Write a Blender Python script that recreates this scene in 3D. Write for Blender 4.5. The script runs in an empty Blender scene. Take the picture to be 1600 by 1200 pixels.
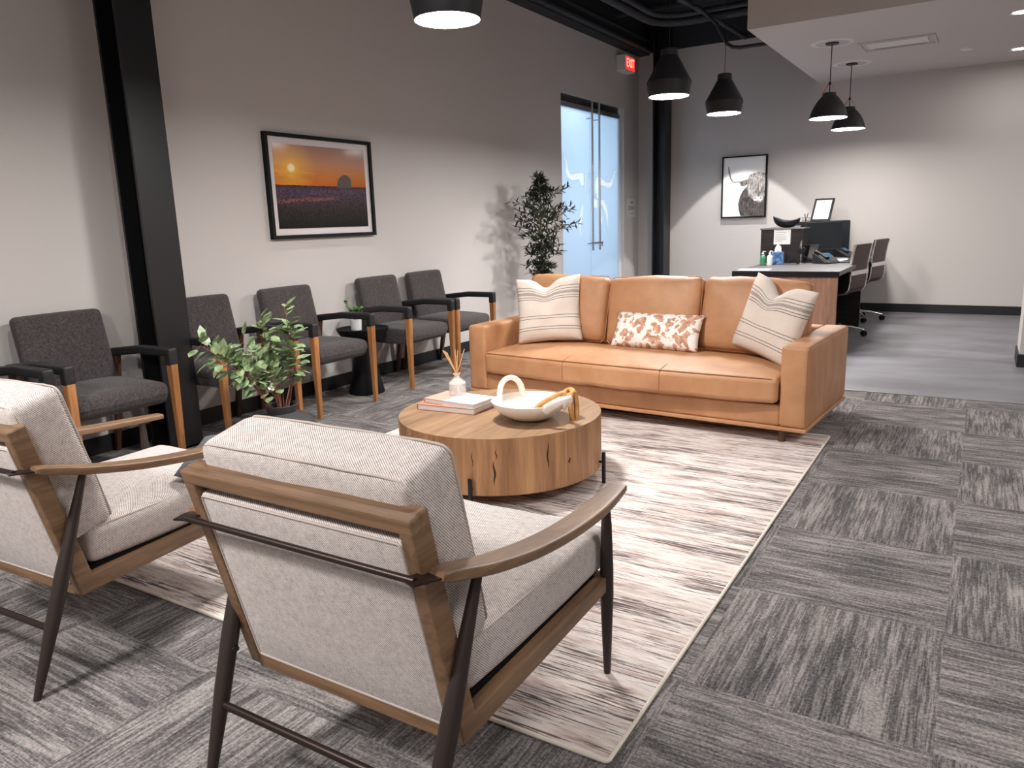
import bpy, bmesh, math, random
from math import pi, sin, cos, radians as R
from mathutils import Vector, Matrix, noise

# ------------------------------------------------------------------ camera, world, light, exposure
scene = bpy.context.scene
cam_data = bpy.data.cameras.new('camera'); cam = bpy.data.objects.new('camera', cam_data)
scene.collection.objects.link(cam); scene.camera = cam
cam_data.sensor_width = 36.0; cam_data.sensor_fit = 'HORIZONTAL'; cam_data.lens = 36.0 * 1182.28 / 1600
cam_data.clip_start = 0.02; cam_data.clip_end = 100
rx, ry, rz = (0.8531, 0.520813, -0.031218), (-0.083026, 0.194583, 0.977366), (0.5151, -0.831199, 0.209239)
cam.matrix_world = Matrix(((rx[0], ry[0], rz[0], 0), (rx[1], ry[1], rz[1], 0), (rx[2], ry[2], rz[2], 1.256), (0, 0, 0, 1)))

world = bpy.data.worlds.new('world'); scene.world = world; world.use_nodes = True
world.node_tree.nodes['Background'].inputs[0].default_value = (0.9, 0.93, 1.0, 1)
world.node_tree.nodes['Background'].inputs[1].default_value = 0.05
scene.view_settings.view_transform = 'Standard'; scene.view_settings.look = 'None'
scene.view_settings.exposure = 0.36; scene.view_settings.gamma = 1.0
scene.view_settings.use_curve_mapping = False

def area_light(name, loc, size, power, color=(1, .975, .96), rot=(0, 0, 0), spread=180, size_y=None):
    d = bpy.data.lights.new(name, 'AREA'); d.energy = power; d.color = color; d.size = size
    d.shape = 'DISK'
    if size_y: d.shape = 'RECTANGLE'; d.size_y = size_y
    d.spread = R(spread)
    o = bpy.data.objects.new(name, d); scene.collection.objects.link(o)
    o.location = loc; o.rotation_euler = rot
    return o
def spot_light(name, loc, target, power, angle=100, blend=.5, radius=.05, color=(1, .97, .95)):
    d = bpy.data.lights.new(name, 'SPOT'); d.energy = power; d.color = color; d.spot_size = R(angle)
    d.spot_blend = blend; d.shadow_soft_size = radius
    o = bpy.data.objects.new(name, d); scene.collection.objects.link(o)
    o.location = loc; o.rotation_euler = (Vector(target) - Vector(loc)).to_track_quat('-Z', 'Y').to_euler()
    return o
# added fill panels, unseen, behind and to the right of the camera
area_light('fill_light_rear', (0.3, -1.6, 3.3), 1.2, 70, rot=(0, 0, 0), size_y=1.2)
area_light('fill_light_right', (2.3, 3.2, 3.3), 1.2, 70, size_y=1.2)
area_light('fill_light_desk_side', (1.8, 8.8, 2.83), 0.6, 25, size_y=0.6)
# next pendant of the row, behind the camera
area_light('pendant_light_rear', (-2.134, -.25, 2.16), .29, 52, (1, .97, .95))
# track heads hung under the open ceiling
spot_light('track_light_lounge', (-2.2, 1.6, 3.2), (-2.3, 1.9, 0), 60, 120, .6, .04)
for y_ in (0.9, 4.35, 6.6):
    spot_light('wall_downlight', (-3.35, y_, 3.3), (-3.42, y_, 0), 70, 58, .45, .03)
spot_light('wall_downlight', (-2.78, 9.72, 3.1), (-2.80, 9.78, 0), 170, 68, .08, .02)

# ------------------------------------------------------------------ materials
def mat(name, color=(.5, .5, .5), rough=.5, metal=0.0, **kw):
    m = bpy.data.materials.new(name); m.use_nodes = True
    b = m.node_tree.nodes['Principled BSDF']
    b.inputs['Base Color'].default_value = (*color, 1); b.inputs['Roughness'].default_value = rough
    b.inputs['Metallic'].default_value = metal
    for k, v in kw.items(): b.inputs[k.replace('_', ' ')].default_value = v
    return m
def nt(m): return m.node_tree, m.node_tree.nodes['Principled BSDF']
def N(t, typ, **kw):
    n = t.nodes.new(typ)
    for k, v in kw.items():
        if k in n.inputs: n.inputs[k].default_value = v
        else: setattr(n, k, v)
    return n
def coords(t, kind='Object', scale=(1, 1, 1), rot=(0, 0, 0)):
    c = N(t, 'ShaderNodeTexCoord'); mp = N(t, 'ShaderNodeMapping')
    mp.inputs['Scale'].default_value = scale; mp.inputs['Rotation'].default_value = rot
    t.links.new(c.outputs[kind], mp.inputs['Vector']); return mp.outputs['Vector']
def noise_tex(t, vec, scale=5, detail=3, rough=.5, dist=0):
    n = N(t, 'ShaderNodeTexNoise'); n.inputs['Scale'].default_value = scale; n.inputs['Detail'].default_value = detail
    n.inputs['Roughness'].default_value = rough; n.inputs['Distortion'].default_value = dist
    if vec is not None: t.links.new(vec, n.inputs['Vector'])
    return n.outputs['Fac']
def ramp(t, fac, stops, interp='LINEAR'):
    r = N(t, 'ShaderNodeValToRGB'); r.color_ramp.interpolation = interp
    e = r.color_ramp.elements
    while len(e) > 1: e.remove(e[-1])
    e[0].position = stops[0][0]; e[0].color = (*stops[0][1], 1)
    for p, c in stops[1:]: x = e.new(p); x.color = (*c, 1)
    t.links.new(fac, r.inputs['Fac']); return r.outputs['Color']
def mix(t, fac, a, b, mode='MIX'):
    m = N(t, 'ShaderNodeMix', data_type='RGBA', blend_type=mode)
    def put(sock, v):
        if isinstance(v, (int, float)): sock.default_value = v
        elif isinstance(v, tuple): sock.default_value = (*v, 1)
        else: t.links.new(v, sock)
    put(m.inputs[0], fac); put(m.inputs[6], a); put(m.inputs[7], b)
    return m.outputs[2]
def math_(t, op, a, b=None, c=None):
    m = N(t, 'ShaderNodeMath', operation=op)
    for i, v in enumerate((a, b, c)):
        if v is None: continue
        if isinstance(v, (int, float)): m.inputs[i].default_value = v
        else: t.links.new(v, m.inputs[i])
    return m.outputs[0]
def bump(t, b, h, strength=.3, dist=.002):
    n = N(t, 'ShaderNodeBump'); n.inputs['Strength'].default_value = strength; n.inputs['Distance'].default_value = dist
    t.links.new(h, n.inputs['Height']); t.links.new(n.outputs['Normal'], b.inputs['Normal'])
def sep(t, vec):
    s = N(t, 'ShaderNodeSeparateXYZ'); t.links.new(vec, s.inputs[0]); return s.outputs

def srgb(r, g, b):
    f = lambda c: c / 12.92 if c <= .04045 else ((c + .055) / 1.055) ** 2.4
    return (f(r / 255), f(g / 255), f(b / 255))

def wood(name, dark, light, axis='Y', scale=14, rough=.45, knots=0.0):
    m = mat(name, light, rough); t, b = nt(m)
    s = {'X': (.08, 1, 1), 'Y': (1, .08, 1), 'Z': (1, 1, .08)}[axis]
    v = coords(t, 'Object', s)
    n1 = noise_tex(t, v, scale, 6, .65, .6)
    n2 = noise_tex(t, v, scale * 5, 3, .6)
    c = ramp(t, n1, [(.3, dark), (.5, tuple((a + c_) / 2 for a, c_ in zip(dark, light))), (.7, light)])
    c2 = ramp(t, n2, [(.35, (.62, .62, .62)), (.6, (1, 1, 1))])
    col = mix(t, .55, c, c2, 'MULTIPLY')
    if knots:
        n3 = noise_tex(t, coords(t, 'Object', tuple(x * (.25 if x < 1 else 1) for x in s)), 9, 2, .5, .3)
        col = mix(t, ramp(t, n3, [(.70, (0, 0, 0)), (.74, (1, 1, 1))]), col, tuple(x * .15 for x in dark))
    t.links.new(col, b.inputs['Base Color'])
    bump(t, b, n2, .15, .001)
    return m

def fabric(name, dark, light, scale=420, rough=.95, twill=True, contrast=(.38, .62), wave=72):
    m = mat(name, light, rough); t, b = nt(m)
    v = coords(t)
    n = noise_tex(t, coords(t, 'Object', (1, .25, 1)), scale, 2, .6)
    if twill:
        w = N(t, 'ShaderNodeTexWave', wave_type='BANDS', bands_direction='DIAGONAL'); w.inputs['Scale'].default_value = wave
        w.inputs['Distortion'].default_value = 1.6; w.inputs['Detail'].default_value = 2; w.inputs['Detail Scale'].default_value = 3
        t.links.new(v, w.inputs['Vector'])
        h = mix(t, .55, n, w.outputs['Fac'])
    else: h = n
    big = noise_tex(t, v, 60, 3, .7)
    hh = mix(t, .35, h, big)
    c = ramp(t, hh, [(contrast[0], dark), (contrast[1], light)])
    t.links.new(c, b.inputs['Base Color'])
    bump(t, b, h, .45, .0015)
    b.inputs['Sheen Weight'].default_value = .15
    return m

M = {}
# walls
m = mat('painted_wall', srgb(199, 193, 189), .85); t, b = nt(m)
bump(t, b, noise_tex(t, coords(t), 220, 3, .6), .12, .001); M['wall'] = m
M['black_paint'] = mat('black_painted_steel', (.007, .007, .008), .42)
M['ceiling_black'] = mat('black_ceiling_paint', (.022, .024, .03), .8)
M['conduit_black'] = mat('black_duct_paint', (.035, .037, .043), .6)
M['base_black'] = mat('black_rubber_base', (.008, .008, .009), .5)
M['white_ceiling'] = mat('white_ceiling_paint', srgb(205, 198, 194), .9)
# carpet tiles
m = mat('carpet_tile', (.1, .1, .1), 1.0); t, b = nt(m)
vec = coords(t, 'Object', (1, 1, 1)); s = sep(t, vec)
TS = .61
ix = math_(t, 'FLOOR', math_(t, 'DIVIDE', s[0], TS)); iy = math_(t, 'FLOOR', math_(t, 'DIVIDE', s[1], TS))
cb = N(t, 'ShaderNodeCombineXYZ'); t.links.new(ix, cb.inputs[0]); t.links.new(iy, cb.inputs[1])
wn = N(t, 'ShaderNodeTexWhiteNoise', noise_dimensions='3D'); t.links.new(cb.outputs[0], wn.inputs['Vector'])
par = math_(t, 'MODULO', math_(t, 'ABSOLUTE', math_(t, 'ADD', ix, iy)), 2.0)
off = N(t, 'ShaderNodeVectorMath', operation='SCALE'); t.links.new(wn.outputs['Color'], off.inputs[0]); off.inputs['Scale'].default_value = 7.0
def streak(sx, sy, sc, det, rgh, dist=0):
    mp = N(t, 'ShaderNodeVectorMath', operation='ADD'); t.links.new(vec, mp.inputs[0]); t.links.new(off.outputs[0], mp.inputs[1])
    q = N(t, 'ShaderNodeVectorMath', operation='MULTIPLY'); t.links.new(mp.outputs[0], q.inputs[0]); q.inputs[1].default_value = (sx, sy, 1)
    return noise_tex(t, q.outputs[0], sc, det, rgh, dist)
lines_y = streak(1, .05, 82, 3, .8, .1); lines_x = streak(.05, 1, 82, 3, .8, .1)
blk_y = streak(1, .3, 9, 3, .65); blk_x = streak(.3, 1, 9, 3, .65)
ln = mix(t, par, lines_y, lines_x); bk = mix(t, par, blk_y, blk_x)
fib = noise_tex(t, vec, 260, 3, .85)
gr = lambda v_, a_, b_: ramp(t, v_, [(a_, (0, 0, 0)), (b_, (1, 1, 1))])
spk = noise_tex(t, vec, 105, 2, .7)
fac = math_(t, 'ADD', math_(t, 'MULTIPLY', gr(ln, .43, .57), .30), math_(t, 'ADD', math_(t, 'MULTIPLY', gr(bk, .36, .64), .24), math_(t, 'ADD', math_(t, 'MULTIPLY', gr(spk, .36, .64), .26), math_(t, 'MULTIPLY', gr(fib, .35, .65), .20))))
col = ramp(t, fac, [(.12, srgb(48, 45, 46)), (.36, srgb(88, 84, 83)), (.58, srgb(126, 120, 118)), (.85, srgb(166, 159, 155))])
t.links.new(col, b.inputs['Base Color']); bump(t, b, math_(t, 'ADD', fib, math_(t, 'MULTIPLY', ln, .5)), .6, .004)
M['carpet'] = m
# polished concrete
m = mat('concrete_floor', srgb(122, 120, 124), .42); t, b = nt(m)
n1 = noise_tex(t, coords(t, 'Object', (.35, 1, 1)), 3.2, 5, .6)
t.links.new(ramp(t, n1, [(.3, srgb(98, 95, 101)), (.7, srgb(128, 127, 132))]), b.inputs['Base Color']); M['concrete'] = m
# rug
m = mat('rug_pile', (.7, .66, .62), 1.0); t, b = nt(m)
v1 = coords(t, 'Object', (.038, 1, 1)); v2 = coords(t, 'Object', (.16, 1, 1))
l1 = noise_tex(t, v1, 125, 3, .75, .1); l2 = noise_tex(t, v2, 34, 3, .65, .2); l3 = noise_tex(t, coords(t, 'Object', (.12, 1, 1)), 9, 2, .5)
fb = noise_tex(t, coords(t), 380, 2, .7)
base = ramp(t, l2, [(.32, srgb(190, 166, 156)), (.45, srgb(222, 205, 197)), (.6, srgb(240, 230, 224)), (.75, srgb(214, 198, 191))])
dk = math_(t, 'ADD', l1, math_(t, 'MULTIPLY', math_(t, 'SUBTRACT', l3, .5), .55))
col = mix(t, ramp(t, dk, [(.545, (0, 0, 0)), (.57, (.75, .75, .75)), (.66, (1, 1, 1))]), base, srgb(92, 80, 76))
col = mix(t, .35, col, ramp(t, fb, [(.3, (.55, .55, .55)), (.6, (1, 1, 1))]), 'MULTIPLY')
t.links.new(col, b.inputs['Base Color']); bump(t, b, math_(t, 'ADD', fb, math_(t, 'MULTIPLY', l1, 1.2)), .5, .004)
M['rug'] = m
M['rug_binding'] = mat('rug_binding', srgb(226, 214, 200), .9)
# leather
def leather(name, c1, c2, rough=.42, scale=260):
    m = mat(name, c1, rough); t, b = nt(m)
    n = noise_tex(t, coords(t), 5, 4, .6); t.links.new(ramp(t, n, [(.3, c1), (.7, c2)]), b.inputs['Base Color'])
    vo = N(t, 'ShaderNodeTexVoronoi', feature='F1'); vo.inputs['Scale'].default_value = scale; t.links.new(coords(t), vo.inputs['Vector'])
    wr = noise_tex(t, coords(t), 11, 3, .55, .4)
    bump(t, b, math_(t, 'ADD', math_(t, 'MULTIPLY', vo.outputs['Distance'], .35), math_(t, 'MULTIPLY', wr, 1.6)), .28, .006)
    return m
M['tan_leather'] = leather('tan_leather', srgb(172, 122, 84), srgb(194, 144, 103), .50)
M['tan_welt'] = mat('tan_leather_seam', srgb(150, 102, 70), .5)
M['black_leather'] = leather('black_leather', (.008, .008, .009), (.015, .015, .016), .5)
M['charcoal_fabric'] = fabric('charcoal_tweed', srgb(26, 23, 24), srgb(84, 76, 75), 420, twill=False, contrast=(.36, .64))
M['oat_fabric'] = fabric('oatmeal_twill', srgb(122, 111, 106), srgb(224, 213, 208), 700, contrast=(.28, .62), wave=98)
M['oat_piping'] = mat('oatmeal_piping', srgb(186, 175, 168), .95)
M['chair_rear_shaded'] = wood('shaded_oak', srgb(60, 38, 26), srgb(96, 64, 44), 'Z', 16)  # oak of the rear legs, with the shade they stand in painted into it
M['chair_oak'] = wood('honey_oak', srgb(140, 90, 50), srgb(190, 132, 82), 'Z', 16)
M['walnut_y'] = wood('brown_ash_lengthwise', srgb(100, 74, 52), srgb(152, 118, 88), 'Y', 16, .4)
M['walnut_x'] = wood('brown_ash_crosswise', srgb(100, 74, 52), srgb(152, 118, 88), 'X', 16, .4)
M['walnut_z'] = wood('brown_ash_upright', srgb(104, 68, 44), srgb(152, 108, 74), 'Z', 16, .4)
M['table_side'] = wood('rustic_oak_side', srgb(128, 86, 54), srgb(190, 142, 98), 'Z', 11, .5, 1.0)
M['table_top'] = wood('rustic_oak_top', srgb(116, 88, 62), srgb(164, 130, 98), 'Y', 11, .45, 0.0)
M['desk_wood'] = wood('desk_laminate_wood', srgb(128, 92, 72), srgb(166, 126, 102), 'Z', 22, .5)
M['bronze'] = mat('dark_bronze_metal', srgb(62, 50, 46), .38, .75)
M['brown_leg'] = mat('dark_brown_turned_leg', srgb(52, 42, 38), .45, .2)
M['black_metal'] = mat('black_metal', (.007, .007, .008), .45, .3)
M['black_matte'] = mat('black_matte_paint', (.006, .006, .0065), .6, Specular_IOR_Level=.2)
M['shade_black'] = mat('pendant_shade_black', (.016, .016, .018), .55)
M['shade_white'] = mat('pendant_shade_inside', (.85, .85, .85), .6)
M['chrome'] = mat('chrome', (.75, .75, .76), .15, 1.0)
M['steel'] = mat('brushed_steel', (.45, .46, .48), .3, 1.0)
M['dark_plastic'] = mat('dark_plastic', (.014, .014, .016), .4)
M['screen'] = mat('monitor_screen', (.012, .014, .017), .22)
M['ceramic'] = mat('white_ceramic', srgb(238, 230, 220), .45)
M['white_paint'] = mat('white_plastic', (.75, .74, .72), .5)
M['paper'] = mat('paper', srgb(235, 233, 230), .8)
M['mat_board'] = mat('white_mat_board', srgb(214, 206, 206), .6)
M['charcoal_ceramic'] = mat('charcoal_ribbed_ceramic', srgb(52, 50, 51), .7)
t, b = nt(M['charcoal_ceramic']); bump(t, b, noise_tex(t, coords(t, 'Object', (1, 1, .15)), 60, 3, .7), .6, .004)
M['desk_top'] = mat('grey_desk_laminate', srgb(86, 83, 85), .45)
M['panel_dark'] = wood('dark_grey_wood_panel', srgb(30, 26, 26), srgb(44, 38, 38), 'X', 24, .5)
nt(M['panel_dark'])[1].inputs['Specular IOR Level'].default_value = .15
M['mesh_brown'] = mat('oxblood_leather', srgb(62, 36, 32), .45)
M['glass'] = mat('clear_glass', (.95, .93, .9), .03, Alpha=.22)
M['reed'] = mat('reed_wood', srgb(222, 178, 128), .7)
M['chain_wood'] = wood('pale_carved_wood', srgb(176, 118, 62), srgb(218, 164, 100), 'X', 30, .55)
M['strap'] = mat('blond_leather_strap', srgb(196, 142, 106), .5)
def foliage_mat(name, c1, c2, rough=.5):
    m = mat(name, c1, rough); t, b = nt(m)
    n = noise_tex(t, coords(t), 24, 2, .5); t.links.new(ramp(t, n, [(.35, c1), (.65, c2)]), b.inputs['Base Color']); return m
M['leaf'] = foliage_mat('sage_green_leaf', srgb(98, 124, 84), srgb(166, 184, 138), .38)
M['olive_leaf'] = foliage_mat('dark_olive_leaf', srgb(20, 25, 19), srgb(48, 57, 41), .5)
M['bright_leaf'] = foliage_mat('bright_green_leaf', srgb(46, 96, 44), srgb(110, 160, 90), .45)
M['stem'] = mat('reddish_stem', srgb(128, 84, 66), .7)
M['olive_stem'] = mat('green_brown_stem', srgb(96, 100, 66), .7)
def emit(name, color, strength):
    m = bpy.data.materials.new(name); m.use_nodes = True; t = m.node_tree; t.nodes.clear()
    e = t.nodes.new('ShaderNodeEmission'); e.inputs[0].default_value = (*color, 1); e.inputs[1].default_value = strength
    o = t.nodes.new('ShaderNodeOutputMaterial'); t.links.new(e.outputs[0], o.inputs[0]); return m
M['lamp'] = emit('pendant_lamp_diffuser', (1, .97, .95), 250)
M['lamp_small'] = emit('small_pendant_diffuser', (1, .965, .93), 90)
M['lamp_can'] = emit('recessed_can_diffuser', (1, .97, .94), 120)
M['exit_red'] = emit('exit_sign_red', (1, .02, .015), 1.5)
M['exit_letter'] = emit('exit_letter_glow', (1, .28, .2), 2.2)
# frosted door glass lit from the room behind
m = bpy.data.materials.new('frosted_door_glass'); m.use_nodes = True; t = m.node_tree; b = t.nodes['Principled BSDF']
b.inputs['Base Color'].default_value = (.74, .83, .90, 1); b.inputs['Roughness'].default_value = .12
tr = N(t, 'ShaderNodeBsdfTranslucent'); tr.inputs[0].default_value = (.62, .70, .78, 1)
ms = N(t, 'ShaderNodeMixShader'); ms.inputs[0].default_value = .7; t.links.new(b.outputs[0], ms.inputs[1]); t.links.new(tr.outputs[0], ms.inputs[2])
t.links.new(ms.outputs[0], t.nodes['Material Output'].inputs[0]); M['frost'] = m
m = bpy.data.materials.new('white_vinyl_decal'); m.use_nodes = True; t = m.node_tree; b = t.nodes['Principled BSDF']
b.inputs['Base Color'].default_value = (.97, .99, .98, 1)
tr = N(t, 'ShaderNodeBsdfTranslucent'); tr.inputs[0].default_value = (.98, 1, 1, 1)
ms = N(t, 'ShaderNodeMixShader'); ms.inputs[0].default_value = .5; t.links.new(b.outputs[0], ms.inputs[1]); t.links.new(tr.outputs[0], ms.inputs[2])
t.links.new(ms.outputs[0], t.nodes['Material Output'].inputs[0]); M['decal'] = m

# ------------------------------------------------------------------ mesh helpers
def catmull(P, n=5):
    """smooth samples through a list of equal-length tuples"""
    P = [tuple(p) for p in P]; Q = [P[0]] + P + [P[-1]]; out = []
    for i in range(1, len(Q) - 2):
        for k in range(n):
            t_ = k / n; out.append(tuple(.5 * ((2 * b) + (c - a) * t_ + (2 * a - 5 * b + 4 * c - d) * t_ ** 2 + (3 * b - a - 3 * c + d) * t_ ** 3) for a, b, c, d in zip(Q[i - 1], Q[i], Q[i + 1], Q[i + 2])))
    return out + [P[-1]]
class MB:
    def __init__(s): s.v = []; s.f = []
    def add(s, v, f):
        o = len(s.v); s.v += [tuple(p) for p in v]; s.f += [tuple(i + o for i in q) for q in f]; return s
    def box(s, c, d, rot=None):
        hx, hy, hz = d[0] / 2, d[1] / 2, d[2] / 2
        v = [Vector((x * hx, y * hy, z * hz)) for z in (-1, 1) for y in (-1, 1) for x in (-1, 1)]
        if rot is not None: v = [rot @ p for p in v]
        v = [p + Vector(c) for p in v]
        return s.add(v, [(0, 2, 3, 1), (4, 5, 7, 6), (0, 1, 5, 4), (2, 6, 7, 3), (0, 4, 6, 2), (1, 3, 7, 5)])
    def bb(s, x0, x1, y0, y1, z0, z1): return s.box(((x0 + x1) / 2, (y0 + y1) / 2, (z0 + z1) / 2), (x1 - x0, y1 - y0, z1 - z0))
    def tube(s, pts, r, n=10, closed=False, caps=True):
        return s.sweep(pts, [(q, q) for q in (r if isinstance(r, (list, tuple)) else [r] * len(pts))], n=n, closed=closed, power=1.0, caps=caps)
    def sweep(s, pts, wh, up=None, n=12, closed=False, power=1.0, caps=True):
        """pts: centre line; wh: half width/half height per point; power<1 squares the section off"""
        pts = [Vector(p) for p in pts]; L = len(pts)
        if not isinstance(wh, list): wh = [wh] * L
        T = []
        for i in range(L):
            a = pts[(i - 1) % L] if (closed or i > 0) else pts[i]; c = pts[(i + 1) % L] if (closed or i < L - 1) else pts[i]
            T.append((c - a).normalized())
        if up is None:
            u = T[0].orthogonal().normalized(); U = [u]
            for i in range(1, L):
                q = T[i - 1].rotation_difference(T[i]); U.append((q @ U[-1]).normalized())
        else: U = [(Vector(up) - Vector(up).dot(tt) * tt).normalized() for tt in T]
        v = []
        for i in range(L):
            sd = T[i].cross(U[i])
            for k in range(n):
                a = 2 * pi * (k + .5) / n; ca, sa = cos(a), sin(a)
                x = math.copysign(abs(ca) ** power, ca) * wh[i][0]; y = math.copysign(abs(sa) ** power, sa) * wh[i][1]
                v.append(pts[i] + sd * x + U[i] * y)
        f = [(i * n + k, i * n + (k + 1) % n, ((i + 1) % L) * n + (k + 1) % n, ((i + 1) % L) * n + k) for i in range(L if closed else L - 1) for k in range(n)]
        if caps and not closed: f += [tuple(range(n - 1, -1, -1)), tuple((L - 1) * n + k for k in range(n))]
        return s.add(v, f)
    def lathe(s, prof, c=(0, 0, 0), n=32, m=None, close_ends=True):
        v = []; L = len(prof)
        for r, z in prof:
            for k in range(n):
                a = 2 * pi * k / n; p = Vector((r * cos(a), r * sin(a), z))
                if m is not None: p = m @ p
                v.append(p + Vector(c))
        f = [(i * n + k, i * n + (k + 1) % n, (i + 1) * n + (k + 1) % n, (i + 1) * n + k) for i in range(L - 1) for k in range(n)]
        if close_ends: f += [tuple(range(n - 1, -1, -1)), tuple((L - 1) * n + k for k in range(n))]
        return s.add(v, f)
    def prism(s, poly, o, ax, ay, th):
        """poly in the plane (o, ax, ay), extruded by the vector th"""
        o, ax, ay, th = Vector(o), Vector(ax), Vector(ay), Vector(th); n = len(poly)
        a = [o + ax * p[0] + ay * p[1] for p in poly]; b_ = [p + th for p in a]
        return s.add(a + b_, [tuple(range(n - 1, -1, -1)), tuple(range(n, 2 * n))] + [(i, (i + 1) % n, n + (i + 1) % n, n + i) for i in range(n)])
    def rbox(s, c, size, r, bulge=(0, 0, 0), seg=8, deform=None, rot=None):
        h = [q / 2 for q in size]
        def ticks(a):
            rr = min(r, a * .98); e = [a - rr + rr * sin(pi / 2 * k / 3) for k in range(1, 4)]
            inner = [(-1 + 2 * k / seg) * (a - rr) for k in range(seg + 1)]
            return [-q for q in reversed(e)] + inner + e
        tk = [ticks(a) for a in h]
        for ax in range(3):
            b1, b2 = (ax + 1) % 3, (ax + 2) % 3
            for sg in (-1, 1):
                g1, g2 = tk[b1], tk[b2]; v = []
                for p in g1:
                    for q in g2:
                        w = [0, 0, 0]; w[ax] = sg * h[ax]; w[b1] = p; w[b2] = q
                        inn = [max(-(h[k] - min(r, h[k] * .98)), min(h[k] - min(r, h[k] * .98), w[k])) for k in range(3)]
                        d = Vector([w[k] - inn[k] for k in range(3)])
                        if d.length > 1e-9: d = d.normalized() * min(r, min(h) * .98)
                        P = [inn[k] + d[k] for k in range(3)]
                        nrm = [P[k] / h[k] for k in range(3)]
                        Q = [P[k] + bulge[k] * nrm[k] * (1 - nrm[(k + 1) % 3] ** 2) * (1 - nrm[(k + 2) % 3] ** 2) for k in range(3)]
                        if deform: Q = deform(Q, nrm)
                        Q = Vector(Q)
                        if rot is not None: Q = rot @ Q
                        v.append(Q + Vector(c))
                n2 = len(g2); f = []
                for i in range(len(g1) - 1):
                    for j in range(n2 - 1):
                        q = (i * n2 + j, (i + 1) * n2 + j, (i + 1) * n2 + j + 1, i * n2 + j + 1)
                        f.append(q if sg > 0 else q[::-1])
                s.add(v, f)
        return s
    def pillow(s, w, h, th, chop=0.0, pinch=.07, n=24, m=None, wr=.0, seed=0, chop_x=0.0, chop_w=.28):
        """throw pillow in its own XZ plane (x across, z up, y thickness)"""
        v = []
        for side in (-1, 1):
            for i in range(n + 1):
                for j in range(n + 1):
                    u, q = -1 + 2 * i / n, -1 + 2 * j / n
                    x = w / 2 * u * (1 - pinch * (1 - q * q)); z = h / 2 * q * (1 - pinch * (1 - u * u))
                    t_ = th / 2 * ((1 - u ** 4) * (1 - q ** 4)) ** .55
                    if chop:
                        g = math.exp(-((u - chop_x) / chop_w) ** 2); z -= chop * g * ((q + 1) / 2) ** 3
                        t_ *= 1 - .35 * g * max(0, q) ** 2
                    if wr: t_ += wr * noise.noise(Vector((u * 2.2, q * 2.2, seed))) * (1 - u ** 4) * (1 - q ** 4)
                    p = Vector((x, side * t_, z)); v.append(m @ p if m is not None else p)
        f = []; K = (n + 1) ** 2
        for sd in (0, 1):
            for i in range(n):
                for j in range(n):
                    q = (i * (n + 1) + j, (i + 1) * (n + 1) + j, (i + 1) * (n + 1) + j + 1, i * (n + 1) + j + 1)
                    q = tuple(k + sd * K for k in q); f.append(q if sd == 0 else q[::-1])
        return s.add(v, f)
    def build(s, name, material, parent=None, smooth=False, bevel=0, segs=2, loc=None, uv=None):
        me = bpy.data.meshes.new(name); me.from_pydata(s.v, [], s.f)
        bm = bmesh.new(); bm.from_mesh(me); bmesh.ops.remove_doubles(bm, verts=bm.verts, dist=2e-5)
        bmesh.ops.recalc_face_normals(bm, faces=bm.faces); bm.to_mesh(me); bm.free()
        me.materials.append(material)
        if smooth:
            me.polygons.foreach_set('use_smooth', [True] * len(me.polygons)); me.set_sharp_from_angle(angle=R(40 if smooth is True else smooth))
        o = bpy.data.objects.new(name, me); scene.collection.objects.link(o)
        if parent is not None: o.parent = parent
        if loc: o.location = loc
        if bevel:
            md = o.modifiers.new('bevel', 'BEVEL'); md.width = bevel; md.segments = segs; md.limit_method = 'ANGLE'; md.angle_limit = R(35)
        return o
def thing(name, label, cat, loc=(0, 0, 0), rz=0, group=None):
    o = bpy.data.objects.new(name, None); scene.collection.objects.link(o); o.empty_display_size = .1
    o.location = loc; o.rotation_euler = (0, 0, rz); o['label'] = label; o['category'] = cat
    if group: o['group'] = group
    return o
def tag(o, label, cat, group=None, kind=None):
    o['label'] = label; o['category'] = cat
    if group: o['group'] = group
    if kind: o['kind'] = kind
    return o
def struct(o, label=None, cat=None):
    o['kind'] = 'structure'
    if label: o['label'] = label
    if cat: o['category'] = cat
    return o
def kids(o): return [c for c in bpy.data.objects if c.parent == o]
def dup(root, loc, rz, label):
    def rec(o, par):
        c = o.copy(); scene.collection.objects.link(c); c.parent = par
        for ch in kids(o): rec(ch, c)
        return c
    r = rec(root, None); r.location = loc; r.rotation_euler = (0, 0, rz); r['label'] = label
    return r
def label(o, s): o['label'] = s; return o
def text_mesh(name, body, size, material, parent, matrix, extrude=.001, align='CENTER', sx=1.0):
    cu = bpy.data.curves.new(name, 'FONT'); cu.body = body; cu.size = size; cu.extrude = extrude; cu.align_x = align; cu.align_y = 'CENTER'
    tmp = bpy.data.objects.new(name + '_tmp', cu); scene.collection.objects.link(tmp)
    bpy.context.view_layer.update()
    me = bpy.data.meshes.new_from_object(tmp); bpy.data.objects.remove(tmp)
    me.transform(Matrix.Diagonal((sx, 1, 1, 1))); me.materials.clear(); me.materials.append(material)
    o = bpy.data.objects.new(name, me); scene.collection.objects.link(o); o.parent = parent; o.matrix_local = matrix
    return o
V = Vector
def Rz(a): return Matrix.Rotation(a, 3, 'Z')
def Rx(a): return Matrix.Rotation(a, 3, 'X')
def Ry(a): return Matrix.Rotation(a, 3, 'Y')
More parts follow.
